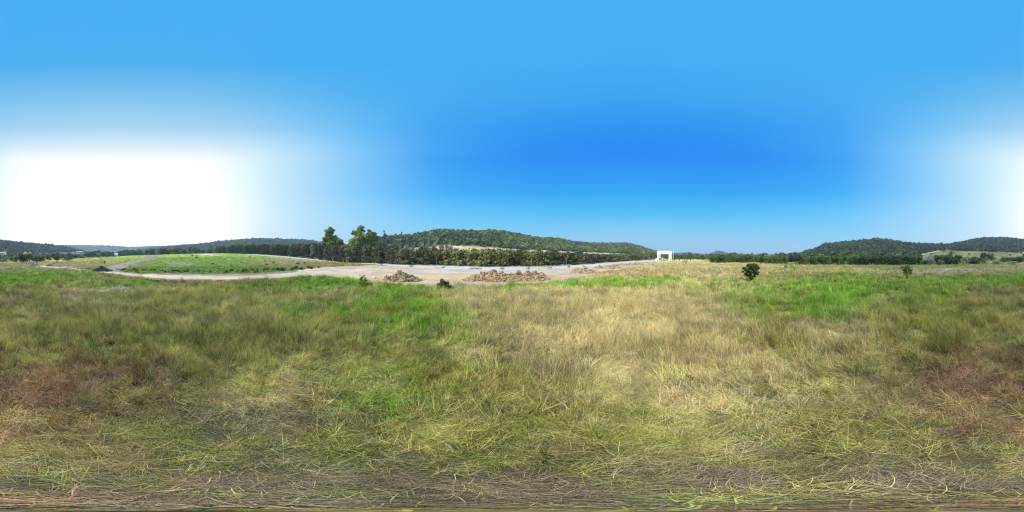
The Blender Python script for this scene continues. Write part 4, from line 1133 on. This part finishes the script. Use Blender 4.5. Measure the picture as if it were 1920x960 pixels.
V, F_ = tube([(0,0,-1),(0,0,(z_at(432, 300)-z))], [.16,.10], 6)
mt_ = thing('radio_mast', 'thin dark mast on the skyline left of the hill top', 'mast', (x, y, z))
add('shaft', mesh_np('shaft', V, F_, [plain_mat('mast_steel', (.15,.15,.16), .6, .1)], True), mt_)
zt = z_at(432.6, 300)-z; add('antenna', mesh_np('antenna', *boxg(-.7, .7, -.1, .1, zt-1.6, zt-.3), [M_GREYSH]), mt_)
# white sign board on the pasture foot
x, y = uv_xy(1761.8, 100); z = gz(x, y); k = 100*DEG
sg = thing('sign_board', 'small bright white board standing above the dark shrubs', 'sign', (x, y, z), -((1761.8/1920-.5)*2*math.pi))
zt = z_at(477.2, 100)-z; zb = z_at(480.4, 100)-z
add('board', mesh_np('board', *boxg(-.36, .36, -.03, .03, zb, zt), [M_WHITE]), sg)
add('post', mesh_np('post', *boxg(-.05, .05, -.05+.09, .13, -.2, zb+.3), [M_GREYSH]), sg)
# white tent / greenhouse
x, y = uv_xy(1740, 130); z = gz(x, y); k = 130*DEG
tn = thing('garden_tent', 'small white tent with blue grey front at the end of the tree line', 'tent', (x, y, z), -((1740/1920-.5)*2*math.pi)+.3)
w = 4.6*k; zt = z_at(479.6, 130)-z
V = []; F_ = []; ns = 9
for yy in (-1.8, 1.8):
    for i in range(ns):
        a = math.pi*i/(ns-1); V.append((-w*math.cos(a), yy, zt*math.sin(a)**.8))
add('canopy', mesh_np('canopy', V, [(i, i+1, ns+i+1, ns+i) for i in range(ns-1)], [M_WHITE], True), tn)
add('front', (lambda me: (me.from_pydata([(a*.97, b+.05, c*.96) for a, b, c in V[:ns]], [], [tuple(range(ns))]), me.materials.append(plain_mat('tent_front', (.25,.32,.42), .5, .1)), me)[-1])(bpy.data.meshes.new('front')), tn)
# parked cars at far left
M_GLASS = plain_mat('car_glass', (.03,.035,.045), .1, .05)
M_TYRE = plain_mat('tyre_rubber', (.025,.025,.025), .8, .1)
def car(label, u, r, paint, yaw):
    x, y = uv_xy(u, r); z = gz(x, y)
    t = thing('parked_car', label, 'car', (x, y, z), -((u/1920-.5)*2*math.pi)+yaw)
    prof = [(-2.15,.35),(-2.2,.75),(-1.9,.95),(-1.1,1.02),(1.35,1.02),(2.05,.9),(2.2,.7),(2.15,.35)]
    V = [(a, s*.86, b) for s in (-1, 1) for a, b in prof]; n = len(prof)
    me = bpy.data.meshes.new('body'); me.from_pydata(V, [], [tuple(range(n)), tuple(range(2*n-1, n-1, -1))]+[(i, n+i, n+(i+1) % n, (i+1) % n) for i in range(n)]); me.materials.append(paint)
    add('body', me, t)
    pr = [(-1.75,1.02),(-1.35,1.45),(.35,1.45),(1.15,1.02)]
    V = [(a, s*(.80 if b < 1.1 else .66), b) for s in (-1, 1) for a, b in pr]
    me = bpy.data.meshes.new('cabin'); me.from_pydata(V, [], [(0,1,2,3),(7,6,5,4),(0,4,5,1),(2,6,7,3)]); me.materials.append(M_GLASS)
    add('cabin', me, t)
    add('roof', mesh_np('roof', *boxg(-1.33, .33, -.64, .64, 1.452, 1.50, .08, .08), [paint]), t)
    for sx in (-1.35, 1.35):
        for sy in (-.82, .82):
            V2, F2 = tube([(sx, sy-.11, .32), (sx, sy+.11, .32)], [.32,.32], 14)
            me = bpy.data.meshes.new('wheel'); me.from_pydata([tuple(q) for q in V2], [], [tuple(f) for f in F2]+[tuple(range(14)), tuple(range(27, 13, -1))]); me.materials.append(M_TYRE)
            add('wheel', me, t)
    for sy in (-.6, .6):
        add('headlight', mesh_np('headlight', *boxg(2.12, 2.21, sy-.15, sy+.15, .68, .82), [M_WHITE]), t)
car('dark car with pale windscreen parked at the far left road bend', 28, 137, plain_mat('dark_car_paint', (.05,.055,.09), .25, .05), .3)
car('pale car half hidden under the big brownish tree', 52, 104, plain_mat('pale_car_paint', (.45,.43,.46), .25, .05), 1.2)

# ---------------------------------------------------------------- haze
HZ = 2.8e-4
m = mat('haze'); t = m.node_tree
out = N(t, 'ShaderNodeOutputMaterial'); pv = N(t, 'ShaderNodeVolumePrincipled')
pv.inputs['Color'].default_value = (.60, .83, 1.0, 1); pv.inputs['Density'].default_value = HZ; pv.inputs['Anisotropy'].default_value = .12
t.links.new(pv.outputs[0], out.inputs['Volume'])
v, f = boxg(-4700, 4700, -4700, 4700, -8, 172)
add('haze', mesh_np('haze', v, f, [m]), kind='stuff', label='thin blue haze lying over the far hills', category='haze')
